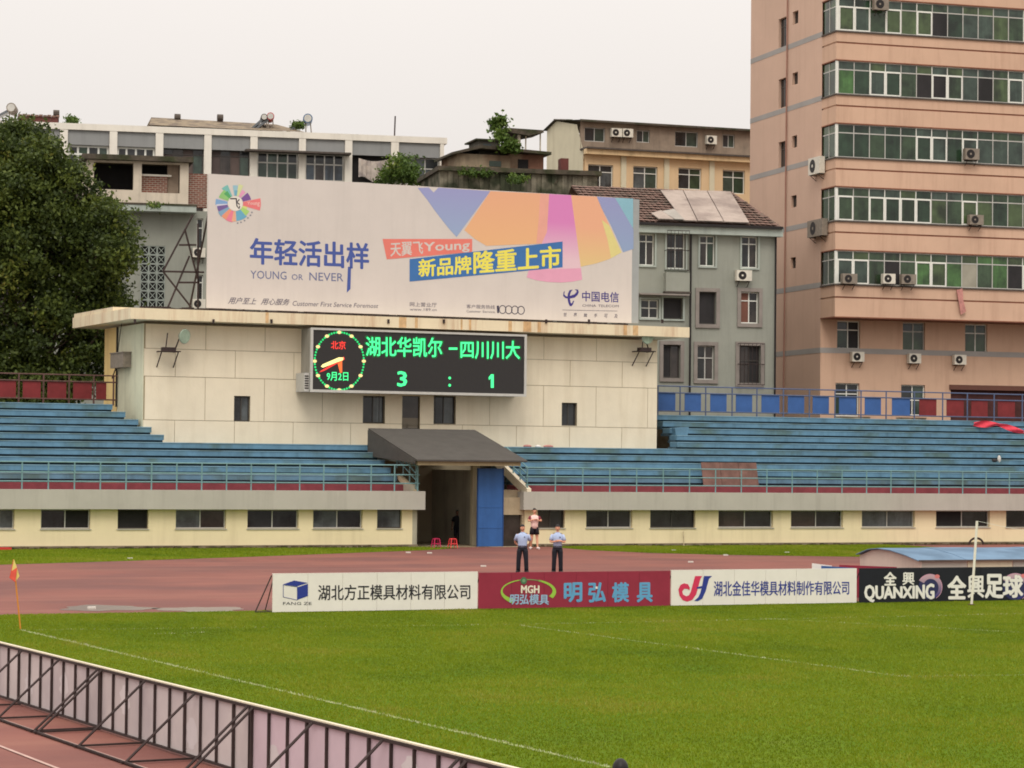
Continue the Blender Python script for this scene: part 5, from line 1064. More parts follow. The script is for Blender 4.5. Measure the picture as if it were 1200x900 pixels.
def planet(cx_, cy_, rx_, ry_):
    m = grad('planet_print_%d' % int(cx_), (40, 40, 110), (206, 170, 176), .15, .95)
    ring(B4, ST, VA, cx_, cy_, rx_*.78, ry_*.78, 3.4, m, radians(150), radians(-80), n=20, th1=1.0)
    ring(B4, ST, VA-.001, cx_, cy_, rx_*.93, ry_*.93, .7, flat((196, 150, 170)), radians(140), radians(-60), n=20, th1=.3)
    part(B4, 'planet', MB().poly([(a, VA+.0008, b) for a, b in [ST.P(cx_+rx_*.9*cos(t_*pi/12), cy_-ry_*.9*sin(t_*pi/12), VA) for t_ in range(24)]]), flat((44, 46, 84)))
    part(B4, 'flare', MB().poly([(a, VA-.0015, b) for a, b in [ST.P(cx_+rx_*.55+3*cos(t_*pi/6), cy_-ry_*.78+2.4*sin(t_*pi/6), VA) for t_ in range(12)]]), flat((210, 120, 120)))
planet(1090, 688, 15, 16); planet(1190, 688, 17, 17)
# spare boards stacked behind
for lab, x0, x1, y0, y1, y_, m_ in (('spare white board showing behind the white hooked emblem board', 952, 975, 660, 672, 67.0, M_wboard), ('spare blue board leaning behind the white hooked emblem board', 963, 1003, 663, 672, 66.6, M_bpanel), ('spare dark red board behind the planet board', 984, 1051, 662, 672, 67.6, M_crim)):
    a, z1_ = ST.P(x0, y0, y_); b, _ = ST.P(x1, y0, y_); g = thing('spare_board', lab, 'board', ST, ((a+b)/2, y_, 0)); part(g, 'panel', MB().prism([(a, .02), (b, .02), (b, z1_-.08), (a, z1_)], y_, y_+.03), m_); part(g, 'foot', MB().bar((a+.1, y_+.04, .5), (a+.1, y_+.5, .01), .02).bar((b-.1, y_+.04, .5), (b-.1, y_+.5, .01), .02), M_steel)

# low arched cover
cvx = [ST.P(1077, 658, 75.0), ST.P(1290, 655, 75.0)]; X0c, X1c = 50.4, 64.0
cv_ = thing('mat_cover', 'low pale blue arched sheet metal cover behind the black board', 'cover', ST, (57, 77, 0))
prof = [(75.0, .84), (75.8, 1.0), (76.8, 1.14), (77.6, 1.18), (78.2, 1.13), (79.0, .92)]
for k in range(7):
    a = X0c+(X1c-X0c)*k/7; b = X0c+(X1c-X0c)*(k+1)/7; dz = .012*(k % 2)
    part(cv_, 'roof_sheet', MB().prism([(y, z+dz) for y, z in prof]+[(y, z+dz-.03) for y, z in reversed(prof)], a-.04 if k else a-.12, b, 'u'), M_cover)
part(cv_, 'end_wall', MB().prism([(75.1, 0)]+[(y*.98+1.54, z-.05) for y, z in prof]+[(78.9, 0)], X0c+.02, X0c+.06, 'u'), mat('pale_end_panel', (196, 180, 168), var=.12, streak=.3))
for k in range(7): part(cv_, 'side_panel', MB().box(X0c+.08+(X1c-X0c)*k/7, X0c+.04+(X1c-X0c)*(k+1)/7, 75.1, 75.14, 0, .84), [M_fascia, M_pale, M_fascia][k % 3])
part(cv_, 'edge_strip', MB().box(X0c-.1, X1c, 74.97, 74.995, .8, .85), M_ledge)

# ================================================================== GOAL POST, FLAG, STOOLS
gp0 = gnd(1138.5, 709); gt = CAMP+ray(1145, 610.5)*((gp0-CAMP).dot(f0)/ray(1145, 610.5).dot(f0))
gpst = thing('goal_post', 'leaning white goal post with a thin cord at the right of the pitch', 'goal post', ST, (gp0.x, gp0.y, 0))
part(gpst, 'post', MB().bar(gp0, gt, .038, n=12), mat('white_post_paint', (224, 218, 204), rough=.4, var=.06, scale=6))
p1 = CAMP+ray(1200, 618)*((gp0-CAMP).dot(f0)/ray(1200, 618).dot(f0)); p2 = gt+(p1-gt)*2.1
prev = gt
for k in range(1, 11):
    f_ = k/10; q_ = gt.lerp(p2, f_); q_ = Vector((q_.x, q_.y, q_.z-.06*sin(pi*f_))); prev = q_
cd = MB(); prev = gt
for k in range(1, 11):
    f_ = k/10; q_ = gt.lerp(p2, f_); q_ = Vector((q_.x, q_.y, q_.z-.08*sin(pi*f_))); cd.bar(prev, q_, .006, n=4); prev = q_
part(gpst, 'net_cord', cd, M_wframe)
part(gpst, 'socket', MB().bar((gp0.x, gp0.y, -.02), (gp0.x, gp0.y, .03), .11, n=12), mat('bare_soil', (100, 84, 50), var=.3, scale=6))
fb = gnd(24, 737.5); dpt = (fb-CAMP).dot(f0); ft = CAMP+ray(15.8, 656)*(dpt/ray(15.8, 656).dot(f0)); fm_ = fb.lerp(ft, .68)
cf = thing('corner_flag', 'leaning orange corner flag pole with limp red and yellow flag', 'corner flag', ST, (fb.x, fb.y, 0))
part(cf, 'pole', MB().bar(fb, ft, .018, n=8), mat('orange_pole', (206, 130, 44), rough=.5))
fq = [CAMP+ray(x, y)*(dpt/ray(x, y).dot(f0)) for x, y in ((16, 655), (13.4, 669), (11.4, 677), (17.5, 682), (22.5, 675), (19.5, 665))]
def flagpoly(ids, dy): return MB().poly([tuple(p+Vector((0, dy, 0))) for p in ids])
mid1 = fq[1]; mid2 = fq[5]
part(cf, 'flag_tip', flagpoly([fq[0], mid1.lerp(fq[1], 1), mid2.lerp(fq[5], 1)], -.03), mat('pale_yellow_cloth', (226, 204, 120), var=.1))
part(cf, 'flag_cloth', flagpoly([fq[1], fq[2], fq[3], fq[5]], -.05), mat('salmon_red_cloth', (226, 92, 76), var=.15, scale=4))
part(cf, 'flag_fold', flagpoly([fq[5], fq[3]+(fq[4]-fq[3])*.05, fq[4]], -.02), mat('pale_yellow_cloth', (226, 204, 120)))
part(cf, 'flag_back', MB().poly([tuple(p+Vector((0, .04, 0))) for p in (fq[0], fq[1], fq[2], fq[3], fq[4], fq[5])]), mat('salmon_red_cloth', (226, 92, 76)))
def stool(label, px, c_, y_=111.6):
    p = gnd(px, 642.5); x_, y_ = p.x, p.y; g = thing('plastic_stool', label, 'stool', ST, (x_, y_, 0), 'plastic stools at the tunnel mouth'); m_ = mat('stool_plastic_%d' % c_[0], c_, rough=.4, var=.05)
    part(g, 'seat', MB().prism([(x_+.17*cos(a*pi/8), y_+.17*sin(a*pi/8)) for a in range(16)], .43, .47, 'z'), m_)
    for sx in (-1, 1):
        for sy in (-1, 1): part(g, 'leg', MB().bar((x_+.12*sx, y_+.12*sy, .43), (x_+.18*sx, y_+.18*sy, 0), .03, .022), m_)
    part(g, 'ring', MB().box(x_-.15, x_+.15, y_-.16, y_-.13, .2, .24).box(x_-.15, x_+.15, y_+.13, y_+.16, .2, .24), m_)
stool('magenta plastic stool, left of the two by the tunnel', 511, (186, 40, 84)); stool('salmon red plastic stool, right of the two by the tunnel', 530.5, (222, 70, 72))

# ================================================================== FOREGROUND FENCE OF BOARDS, SEEN FROM BEHIND
FV = fd; FN = Vector((-fd.y, fd.x, 0)); FN = FN if FN.x < 0 else -FN      # towards the track
secs = [44.1, 37.85, 31.55, 25.25, 18.95, 12.65]
def fpt(Y): return fA+fd*((Y-fA.y)/fd.y)
fro = Frame((0, 0), 0)
M_mesh1 = mat('translucent_pinkish_banner', (196, 186, 184), rough=.6, var=.1, scale=.9, c2=(176, 166, 168), cov=.55, bump=.1, bscale=3); M_mesh2 = mat('pinker_banner', (200, 180, 188), rough=.6, var=.1, scale=.9, bump=.1, bscale=3)
nm = ['far end section of the board fence below the corner flag', 'second section of the board fence from the corner flag', 'third section of the board fence from the corner flag', 'pinkish nearest full section of the board fence', 'last section of the board fence cut by the frame edge']
for i, (ya, yb) in enumerate(zip(secs, secs[1:])):
    a, b = fpt(ya), fpt(yb); Ln = (b-a).length; F_ = Frame((a.x, a.y), math.atan2(fd.y, fd.x)); OFF_ = (Ln/2, 0, 0)
    # frame: u along the fence towards the camera, v = left side of that direction
    sv = 1 if F_.v.dot(FN) > 0 else -1
    g = thing('advertising_board', 'board fence seen from behind, '+nm[i], 'advertising board', F_, OFF_, None)
    Ht = .95; m_ = [M_mesh1, M_mesh1, M_mesh2, M_mesh2, M_mesh2][i]; nu = 10
    for k in range(nu):
        u0_, u1_ = Ln*k/nu+.004, Ln*(k+1)/nu-.004; part(g, 'panel', MB().box(u0_, u1_, -.012+.001*(k % 2), .012+.001*(k % 2), .02, Ht-.02), m_)
    part(g, 'top_rail', MB().box(.0, Ln-.01, -.03, .03, Ht-.019, Ht), mat('pale_top_tube', (216, 206, 180), rough=.5))
    part(g, 'under_rail', MB().box(0.01, Ln-.02, sv*.013 if sv > 0 else -.045, .045 if sv > 0 else -.013, Ht-.06, Ht-.022), M_steel)
    part(g, 'bottom_rail', MB().box(0.01, Ln-.02, .014 if sv > 0 else -.045, .045 if sv > 0 else -.014, .02, .055), M_steel)
    for k in range(nu+1):
        u = min(max(Ln*k/nu, .03), Ln-.04); w2 = .013 if k % 3 else .02; part(g, 'upright', MB().box(u-w2, u+w2, min(.014*sv, .05*sv), max(.014*sv, .05*sv), .056, Ht-.062), M_steel)
    for k, u in enumerate((.1, Ln/3, Ln*2/3, Ln-.1)):
        part(g, 'brace', MB().bar((u, .05*sv, Ht-.05), (u+.1, 1.05*sv, .02), .02, n=5), M_steel); part(g, 'foot_bar', MB().bar((u, .05*sv, .02), (u+.05, 1.1*sv, .02), .02, n=4), M_steel)
    part(g, 'base_bar', MB().bar((.05, 1.05*sv, .02), (Ln-.05, 1.05*sv, .02), .02, n=4), M_steel)
    r_ = random.Random(i)
    for k in range(2):                          # pale worn print showing through
        u = r_.uniform(.5, Ln-1.2); z = r_.uniform(.25, .6); pp = [(u+.22*cos(t_*pi/8)*(1+.3*sin(3*t_)), .0135*sv, z+.22*sin(t_*pi/8)) for t_ in range(16)]
        part(g, 'print', MB().poly(pp), mat('ghost_print', (204, 196, 196), var=.1))

# ================================================================== PEOPLE
def skin_mesh(name, pts, edges, rad, m, root=0, sub=1, extra=None):
    me = bpy.data.meshes.new(name); me.from_pydata([tuple(p) for p in pts], edges, []); o = bpy.data.objects.new(name, me); COL.objects.link(o)
    sk_ = o.modifiers.new('skin', 'SKIN'); sk_.use_smooth_shade = True
    for i, r in enumerate(rad): me.skin_vertices[0].data[i].radius = r if isinstance(r, tuple) else (r, r); me.skin_vertices[0].data[i].use_root = (i == root)
    s_ = o.modifiers.new('sub', 'SUBSURF'); s_.levels = sub; s_.render_levels = sub
    dg = bpy.context.evaluated_depsgraph_get(); dg.update(); out_ = bpy.data.meshes.new_from_object(o.evaluated_get(dg)); bpy.data.objects.remove(o)
    if extra is not None:                       # weld the modelled head into the same body mesh
        import bmesh; bm = bmesh.new(); bm.from_mesh(out_); bm.from_mesh(extra); bm.to_mesh(out_); bm.free()
    out_.materials.clear(); out_.materials.append(m); out_.polygons.foreach_set('use_smooth', [True]*len(out_.polygons)); out_.update(); out_.name = name; return out_
def head_mesh(c, yaw=0, nod=0):
    mb = MB(); mb.ball((0, 0, 0), .076, .095, .118, 20, 14)
    o = []
    for x, y, z in mb.v:
        if z < -.03: k = 1-(-z-.03)*2.6; x *= max(k, .45); y = y*max(k, .6)-.012
        if y < 0:
            y *= .93
            if abs(x) < .02 and -.045 < z < .03: y -= .016*(1-abs(z+.02)/.05)         # nose
            if abs(z-.012) < .018 and .018 < abs(x) < .05: y += .008                    # eye sockets
            if abs(x) < .03 and -.085 < z < -.055: y -= .005                           # lips and chin
        o.append((x, y, z))
    mb.v = o; mb.prism([(-.012, .01), (.012, .01), (.014, -.036), (-.014, -.036)], -.108, -.075, 'v')
    for s_ in (-1, 1): mb.ball((s_*.078, .01, -.01), .012, .022, .032, 8, 6)
    me = mesh('head', mb, None, smooth=True); M_ = Matrix.Translation(c) @ Matrix.Rotation(yaw, 4, 'Z') @ Matrix.Rotation(nod, 4, 'X'); me.transform(M_); return me, M_
def loft(mb, secs_, a_, b_, n=14):
    k = len(mb.v)
    for sc_ in secs_:
        c_, ra_, rb_ = sc_[:3]
        if len(sc_) > 3: a_, b_ = sc_[3:]
        for i in range(n): t_ = 2*pi*i/n; mb.v.append(tuple(c_+a_*(ra_*cos(t_))+b_*(rb_*sin(t_))))
    for j in range(len(secs_)-1):
        for i in range(n): q = (i+1) % n; mb.f.append((k+j*n+i, k+j*n+q, k+(j+1)*n+q, k+(j+1)*n+i))
    mb.f.append(tuple(k+i for i in range(n-1, -1, -1))); mb.f.append(tuple(k+(len(secs_)-1)*n+i for i in range(n)))
def person(label, loc, yaw, arms, legs, cloth, hyaw=0, group=None, seated=False, scale=1.0):
    """faces -y locally; arms = per side (elbow, wrist, hand direction); legs = per side (hip?, knee, ankle, toe direction)"""
    root = bpy.data.objects.new('person', None); COL.objects.link(root); root.location = loc; root.rotation_euler = (0, 0, yaw); root.scale = (scale,)*3; tag(root, label, 'person', group); OFF[root.name] = (0, 0, 0)
    pz_ = legs['hip_z']; V_ = Vector
    P_ = [V_((0, 0, pz_)), V_((0, .0, pz_+.14)), V_((0, -.005, pz_+.30)), V_((0, .005, pz_+.44)), V_((0, .012, pz_+.53)), V_((0, .0, pz_+.62))]
    R_ = [(.155, .115), (.13, .095), (.14, .1), (.125, .085), (.056, .056), (.052, .055)]; E_ = [(0, 1), (1, 2), (2, 3), (3, 4), (4, 5)]
    armi = []; 
    for s_, (el, wr, hd) in zip((-1, 1), arms):
        shz = pz_+.455; a = len(P_); sh_ = V_((s_*.185, .01, shz)); elv = V_(el)+V_((0, 0, pz_)); wrv = V_(wr)+V_((0, 0, pz_)); h_ = V_(hd).normalized()
        P_ += [sh_, sh_.lerp(elv, .5), elv, elv.lerp(wrv, .5), wrv, wrv+h_*.05]; R_ += [.05, .046, .04, .036, .027, (.038, .024)]
        E_ += [(3, a), (a, a+1), (a+1, a+2), (a+2, a+3), (a+3, a+4), (a+4, a+5)]
        side = h_.cross(V_((0, 0, 1)));  side = side.normalized() if side.length > .1 else V_((1, 0, 0)); nrm = side.cross(h_).normalized()
        for f_, ln_ in zip((-1.5, -.5, .5, 1.5), (.062, .075, .07, .055)):
            b = len(P_); k0 = wrv+h_*.085+side*f_*.018; P_ += [k0, k0+h_*ln_*.5-nrm*.006, k0+h_*ln_*.9-nrm*.022]; R_ += [.011, .009, .008]; E_ += [(a+5, b), (b, b+1), (b+1, b+2)]
        b = len(P_); P_ += [wrv+h_*.045+side*.04*s_, wrv+h_*.08+side*.055*s_]; R_ += [.012, .009]; E_ += [(a+5, b), (b, b+1)]
        armi.append((sh_, elv, wrv))
    legi = []
    for s_, (kn, an, toe) in zip((-1, 1), legs['legs']):
        a = len(P_); hp = V_((s_*.095, 0, pz_-.06)); knv = V_(kn); anv = V_(an); tv = V_(toe).normalized()
        P_ += [hp, hp.lerp(knv, .5), knv, knv.lerp(anv, .4), anv, anv+tv*.13-V_((0, 0, .045))]; R_ += [.092, .082, .06, .056, .04, (.045, .03)]
        E_ += [(0, a), (a, a+1), (a+1, a+2), (a+2, a+3), (a+3, a+4), (a+4, a+5)]; legi.append((hp, knv, anv, tv))
    hm, HM = head_mesh(V_((0, -.012, pz_+.705)), hyaw, .0)
    body = skin_mesh('body', P_, E_, R_, cloth.get('skin', M_skin), 0, 1, hm); ob = part(root, 'body', body, None)
    # hair
    hb = MB().ball((0, .012, .022), .084, .098, .112, 18, 12); hb.v = [(x, y, z) for x, y, z in hb.v]; keep = []
    for f in hb.f:
        c_ = sum((V_(hb.v[i]) for i in f), V_())/len(f)
        if c_.z > .045 or (c_.y > .02 and c_.z > -.06): keep.append(f)
    hb.f = keep; hme = mesh('hair', hb, M_hair, smooth=True); hme.transform(HM); part(root, 'hair', hme, None)
    if not cloth.get('dark'):
        for s_ in (-1, 1):
            eb = mesh('eye', MB().ball((s_*.03, -.083, .014), .010, .008, .006, 8, 6), M_eye, smooth=True); eb.transform(HM); part(root, 'eye', eb, None)
        mo = mesh('mouth', MB().ball((0, -.083, -.056), .022, .008, .005, 8, 6), M_lip, smooth=True); mo.transform(HM); part(root, 'mouth', mo, None)
    # shirt: lofted torso and sleeves, with folds
    rs_ = random.Random(int(loc[0]*10))
    mb = MB(); hem = -.05 if not cloth.get('belt') else .02
    prof_ = [(pz_+hem, .168, .132, 0), (pz_+.10, .160, .128, 0), (pz_+.2, .168, .132, -.005), (pz_+.32, .188, .138, -.008), (pz_+.42, .204, .128, 0), (pz_+.475, .188, .105, .008), (pz_+.51, .13, .085, .01), (pz_+.535, .075, .07, .01)]
    loft(mb, [(V_((0, dy_, z)), rx_*(1+.03*rs_.uniform(-1, 1)), ry_) for z, rx_, ry_, dy_ in prof_], V_((1, 0, 0)), V_((0, 1, 0)), 18)
    if not cloth.get('vest'):
        for sh_, elv, wrv in armi:
            ax = (elv-sh_).normalized(); s1 = ax.cross(V_((0, 1, 0))).normalized(); s2 = ax.cross(s1)
            st_ = sh_-V_((math.copysign(.04, sh_.x), 0, -.0)); lp_ = [(st_, .05, .06), (sh_, .06, .066), (sh_.lerp(elv, .35), .064, .066), (sh_.lerp(elv, min(1, cloth.get('sleeve', .45)+.3)), .066, .068)]
            if cloth.get('sleeve_mat'): m_s = MB(); loft(m_s, lp_, s1, s2, 12); part(root, 'sleeve', m_s, cloth['sleeve_mat'], smooth=True)
            else: loft(mb, lp_, s1, s2, 12)
    part(root, 'shirt', mb, cloth['top'], smooth=True)
    if cloth.get('collar'):
        part(root, 'collar', MB().prism([(.07*cos(t_*pi/6), .01+.066*sin(t_*pi/6)) for t_ in range(12)], pz_+.515, pz_+.56, 'z'), cloth['top'])
        for s_ in (-1, 1): part(root, 'epaulette', MB().box(s_*.135-.04, s_*.135+.04, -.03, .045, pz_+.512, pz_+.522), M_trou)
        part(root, 'badge', MB().box(.06, .1, -.152, -.140, pz_+.36, pz_+.40), mat('badge_dark', (60, 64, 90)))
    # trousers or shorts
    mb = MB(); loft(mb, [(V_((0, 0, pz_+.055)), .158, .122), (V_((0, 0, pz_)), .17, .13), (V_((0, .005, pz_-.08)), .182, .135), (V_((0, .0, pz_-.13)), .17, .12)], V_((1, 0, 0)), V_((0, 1, 0)), 18)
    for hp, kn, an, tv in legi:
        ax = (kn-hp).normalized(); s1 = V_((1, 0, 0)); s2 = ax.cross(s1).normalized(); s1 = s2.cross(ax)
        ax2 = (an-kn).normalized(); u2 = ax2.cross(V_((1, 0, 0))).normalized(); u1 = u2.cross(ax2)
        am = (ax+ax2).normalized(); m2 = am.cross(V_((1, 0, 0))).normalized(); m1 = m2.cross(am); s2 = ax.cross(V_((1, 0, 0))).normalized(); s1 = s2.cross(ax)
        if cloth.get('shorts'): loft(mb, [(hp-V_((0, 0, -.02)), .096, .12), (hp.lerp(kn, .3), .108, .116), (hp.lerp(kn, .62), .115, .115)], s1, s2, 14)
        else:
            loft(mb, [(hp, .094, .12, s1, s2), (hp.lerp(kn, .3), .1, .108, s1, s2), (hp.lerp(kn, .7), .088, .092, s1, s2), (kn, .08, .086, m1, m2), (kn.lerp(an, .3), .08, .086, u1, u2), (kn.lerp(an, .7), .076, .084, u1, u2), (an-V_((0, 0, .03)), .078, .09, u1, u2)], s1, s2, 14)
    part(root, 'shorts' if cloth.get('shorts') else 'trousers', mb, cloth['bottom'], smooth=True)
    if cloth.get('belt'): part(root, 'belt', MB().prism([(.172*cos(t_*pi/8), .132*sin(t_*pi/8)) for t_ in range(16)], pz_+.035, pz_+.065, 'z'), M_black)
    for hp, kn, an, tv in legi:
        s2 = V_((-tv.y, tv.x, 0)); mb = MB(); n_ = 14; c0 = an+tv*.06; z_ = an.z-.075
        out_ = [(c0.x+tv.x*.14*cos(t_)+s2.x*.048*sin(t_), c0.y+tv.y*.14*cos(t_)+s2.y*.048*sin(t_)) for t_ in [2*pi*i/n_ for i in range(n_)]]
        mb.prism(out_, z_, z_+.05, 'z'); c1 = an+tv*.0; mb.ball((c1.x+tv.x*.05, c1.y+tv.y*.05, z_+.05), .1*abs(tv.x)+.05, .1*abs(tv.y)+.05, .045, 10, 6)
        part(root, 'shoe', mb, cloth['shoe'])
    return root
def stand_legs(spread=.12, hz=.90, tw=.25, dy=0.0): return dict(hip_z=hz, legs=[((-spread*.9, -.02, .48), (-spread, .02+dy, .08), (-tw, -1, 0)), ((spread*.9, -.02, .48), (spread, .02-dy, .08), (tw, -1, 0))])
arms_back = [((-.285, .09, .19), (-.13, .17, .02), (.9, .1, -.3)), ((.285, .09, .19), (.13, .19, .0), (-.9, .1, -.3))]
arms_cross = [((-.27, -.08, .20), (-.03, -.245, .235), (1, -.0, .12)), ((.27, -.09, .19), (.04, -.215, .265), (-1, .02, .1))]
arms_chest = [((-.29, -.10, .27), (-.06, -.22, .34), (1, -.05, .25)), ((.29, -.10, .27), (.07, -.20, .33), (-1, -.05, .25))]
arms_down = [((-.25, .02, .17), (-.27, -.04, -.08), (0, -.2, -1)), ((.25, .02, .17), (.27, -.04, -.08), (0, -.2, -1))]
gc = dict(top=M_shirt, bottom=M_trou, shoe=M_shoe, collar=True, belt=True, sleeve=.45)
pa = gnd(612, 671.5); pb = gnd(653, 671.5); pg = gnd(626, 643.5)
# facing the pitch: yaw turns them a little towards the camera
person('guard in light blue shirt with arms behind the back, left of the pair', (pa.x, pa.y, 0), radians(-28), arms_back, stand_legs(.15, .92, .3), gc, hyaw=.35, scale=1.03)
person('guard in light blue shirt with folded arms, right of the pair', (pb.x, pb.y, 0), radians(-22), arms_cross, stand_legs(.13, .92, .25), gc, hyaw=-.1, scale=1.03)
person('person in pale vest, dark red sleeves and black shorts by the stand wall', (pg.x, pg.y, 0), radians(-15), arms_chest, stand_legs(.13, .95, .3, dy=.12), dict(top=M_vest, bottom=M_shorts, shoe=M_wshoe, shorts=True, sleeve=.3, sleeve_mat=M_redj), hyaw=.2, scale=1.09)
pt_ = gnd(535, 640)
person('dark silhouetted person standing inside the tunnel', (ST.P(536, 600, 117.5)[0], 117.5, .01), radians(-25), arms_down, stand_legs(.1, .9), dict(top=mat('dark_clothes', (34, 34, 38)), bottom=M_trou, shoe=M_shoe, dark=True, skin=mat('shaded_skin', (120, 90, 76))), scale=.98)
# head of a seated spectator just poking into the bottom of the frame
hd = CAMP+ray(727, 904)*26.0; zb_ = hd.z-(.42+.73)*1.0
seatp = (hd.x, hd.y, zb_-.0)
sit = dict(hip_z=.42+zb_, legs=[((-.12, -.40, .46), (-.13, -.42, .08), (-.1, -1, 0)), ((.12, -.40, .46), (.13, -.42, .08), (.1, -1, 0))])
zs_ = hd.z-.705; sit = dict(hip_z=zs_, legs=[((-.12, -.40, .46), (-.13, -.42, .08), (-.1, -1, 0)), ((.12, -.40, .46), (.13, -.42, .08), (.1, -1, 0))])
person('black haired head of someone seated at the bottom edge of the pitch', (hd.x, hd.y, 0), radians(180-24), arms_down, sit, dict(top=mat('navy_shirt', (44, 50, 70)), bottom=M_trou, shoe=M_shoe, sleeve=.45))
g = thing('bench_seat', 'low folding seat under the seated person at the bottom edge', 'seat', ST, (hd.x, hd.y, 0))
part(g, 'seat', MB().box(hd.x-.22, hd.x+.22, hd.y-.2, hd.y+.2, max(zs_-.19, .1), max(zs_-.15, .14)), M_bpanel)
for sx in (-1, 1):
    for sy in (-1, 1): part(g, 'leg', MB().bar((hd.x+.19*sx, hd.y+.17*sy, 0), (hd.x+.19*sx, hd.y+.17*sy, max(zs_-.19, .1)), .015), M_steel)

# ================================================================== LOOSE THINGS ON AND AROUND THE TERRACES
u0_, u1_, z0_, z1_ = ST.R(823, 542, 888, 563.5, 115.2)
g = thing('plywood_board', 'brown weathered board leaning on the right terrace behind the railing', 'board', ST, ((u0_+u1_)/2, 115.1, ZF1))
M_ply = mat('weathered_plywood', (112, 84, 76), var=.3, scale=2, streak=.5)
for k in range(3): part(g, 'sheet', MB().prism([(115.0+.003*(k % 2), ZF1+.12), (115.35, z1_), (115.39, z1_), (115.05, ZF1+.12)], u0_+(u1_-u0_)*k/3+.01, u0_+(u1_-u0_)*(k+1)/3-.01, 'u'), M_ply)
# red cloth draped over the top right rows
cl = MB(); nA, nB = 26, 5; ytop = RY+RT*8
for i in range(nA):
    for j in range(nB):
        def cp(i_, j_):
            f_, g_ = i_/nA, j_/nB; px = 1141+(1200-1141)*f_; py = 496+(1 if f_ < .45 else 1+9.5*(f_-.45)/.55)
            wdt = 1.2+3.0*abs(sin(pi*(f_*1.9+.08)))*(1-.2*f_); yy = py+(g_-.5)*2*wdt
            u, z = ST.P(px, yy, ytop-.2-.12*f_*3-.05*sin(f_*14)*sin(g_*6)); return (u, ytop-.2-.12*f_*3-.06*sin(f_*14+g_*5), z)
        cl.quad(cp(i, j+1), cp(i+1, j+1), cp(i+1, j), cp(i, j))
single('red_cloth', 'crumpled red cloth thrown over the top rows at the right', 'cloth', cl, mat('red_banner_cloth', (206, 60, 76), rough=.7, var=.2, scale=4), smooth=True)
u, z = ST.P(1169, 541, RY+RT*2-.1)
g = thing('litter_bag', 'small white bag with a dark bundle on the right terrace rows', 'bag', ST, (u, RY+RT*2-.1, z))
part(g, 'white_bag', MB().ball((u, RY+RT*2-.25, z+.15), .1, .1, .2, 8, 6), mat('white_plastic_bag', (200, 196, 188), var=.2, scale=6)); part(g, 'dark_bundle', MB().ball((u-.3, RY+RT*2-.25, z+.06), .2, .14, .1, 8, 6), M_black)
u, z = ST.P(618, 525, RY+RT*5+.3)
g = thing('pink_litter', 'pinkish rags and paper lying on the landing right of the canopy', 'litter', ST, (u, RY+RT*5+.3, RZ+RISE*5))
for k, (dx_, w_, m_) in enumerate(((0, .5, mat('faded_pink_cloth', (186, 130, 122))), (.6, .35, M_wboard), (1.2, .6, mat('faded_pink_cloth', (186, 130, 122))))): part(g, 'rag', MB().ball((u+dx_, RY+RT*5+.3, RZ+RISE*5+.05), w_*.5, .15, .08, 8, 6), m_)
for k, (lab, px) in enumerate((('pale box behind the blue and red panels, left one', 1060), ('pale box behind the blue and red panels, right one', 1077), ('low pale crate behind the fourth blue panel from the right', 1000))):
    u = ST.P(px, 486, 124.9)[0]; g = thing('storage_box', lab, 'box', ST, (u, 124.9, ZT-.1)); w_ = .36 if k < 2 else 1.0
    part(g, 'body', MB().box(u-w_, u+w_, 124.7, 125.2, ZT-.1, ZT+.12), M_pale); part(g, 'lid', MB().box(u-w_-.03, u+w_+.03, 124.67, 125.23, ZT+.121, ZT+.16), M_sheet)
    part(g, 'stand', MB().box(u-w_*.8, u+w_*.8, 124.75, 125.1, 0, ZT-.11), M_conc)
# rubble and dead leaves along the foot of the wall
rb = MB(); r_ = random.Random(9)
for i in range(2600):
    f_ = r_.random(); x = 12+106*f_
    if XT0-.3 < x < XT1+.4: continue
    cl_ = .5+.5*sin(x*1.7)+.4*sin(x*4.1); 
    if r_.random() > .35+.4*cl_: continue
    y = YW-.12-abs(r_.gauss(0, .16)); s_ = r_.uniform(.02, .09); rb.box(x, x+s_*r_.uniform(1, 4), y-s_, y, 0, s_*r_.uniform(.5, 1.4))
single('rubble', None, None, rb, mat('dead_leaves_and_rubble', (92, 76, 58), var=.5, scale=3, c2=(66, 62, 40), cov=.5), kind='stuff')
# litter on the verge and track
lit = [(152, 655, 'white scrap of litter on the verge at the left'), (478, 648, 'white scrap of litter on the verge near the tunnel'), (503, 648.5, 'scrap of paper beside the stools'), (566, 664, 'white scrap on the track below the tunnel'), (789, 645.5, 'white scrap of litter on the verge below a window'), (850, 651, 'small scrap of litter at the edge of the right verge'), (809, 659, 'tiny scrap of paper on the track at the right'), (922, 648, 'pair of scraps on the verge near the pale blue cover'), (107, 713, 'white scrap in the left puddle')]
for x, y, lab in lit:
    p = gnd(x, y); single('litter_scrap', lab, 'litter', MB().prism([(p.x-.12, p.y-.05), (p.x+.1, p.y-.09), (p.x+.15, p.y+.06), (p.x-.06, p.y+.1)], -.003, .05, 'z'), mat('white_litter', (206, 200, 190), var=.1))
rc = gnd(2, 644.5); single('red_bucket', 'red plastic scrap at the far left foot of the wall', 'litter', MB().prism([(rc.x-.6, rc.y-.2), (rc.x+.4, rc.y-.2), (rc.x+.3, rc.y+.1), (rc.x-.5, rc.y+.1)], 0, .12, 'z'), mat('red_plastic', (196, 60, 56)))
pl = ST.P(803, 625, 113.0); single('leaning_stick', 'thin stick leaning against the cream wall at the right', 'stick', MB().bar((pl[0]-.12, 112.9, 0), (pl[0]+.12, 113.42, .72), .025), M_conc)
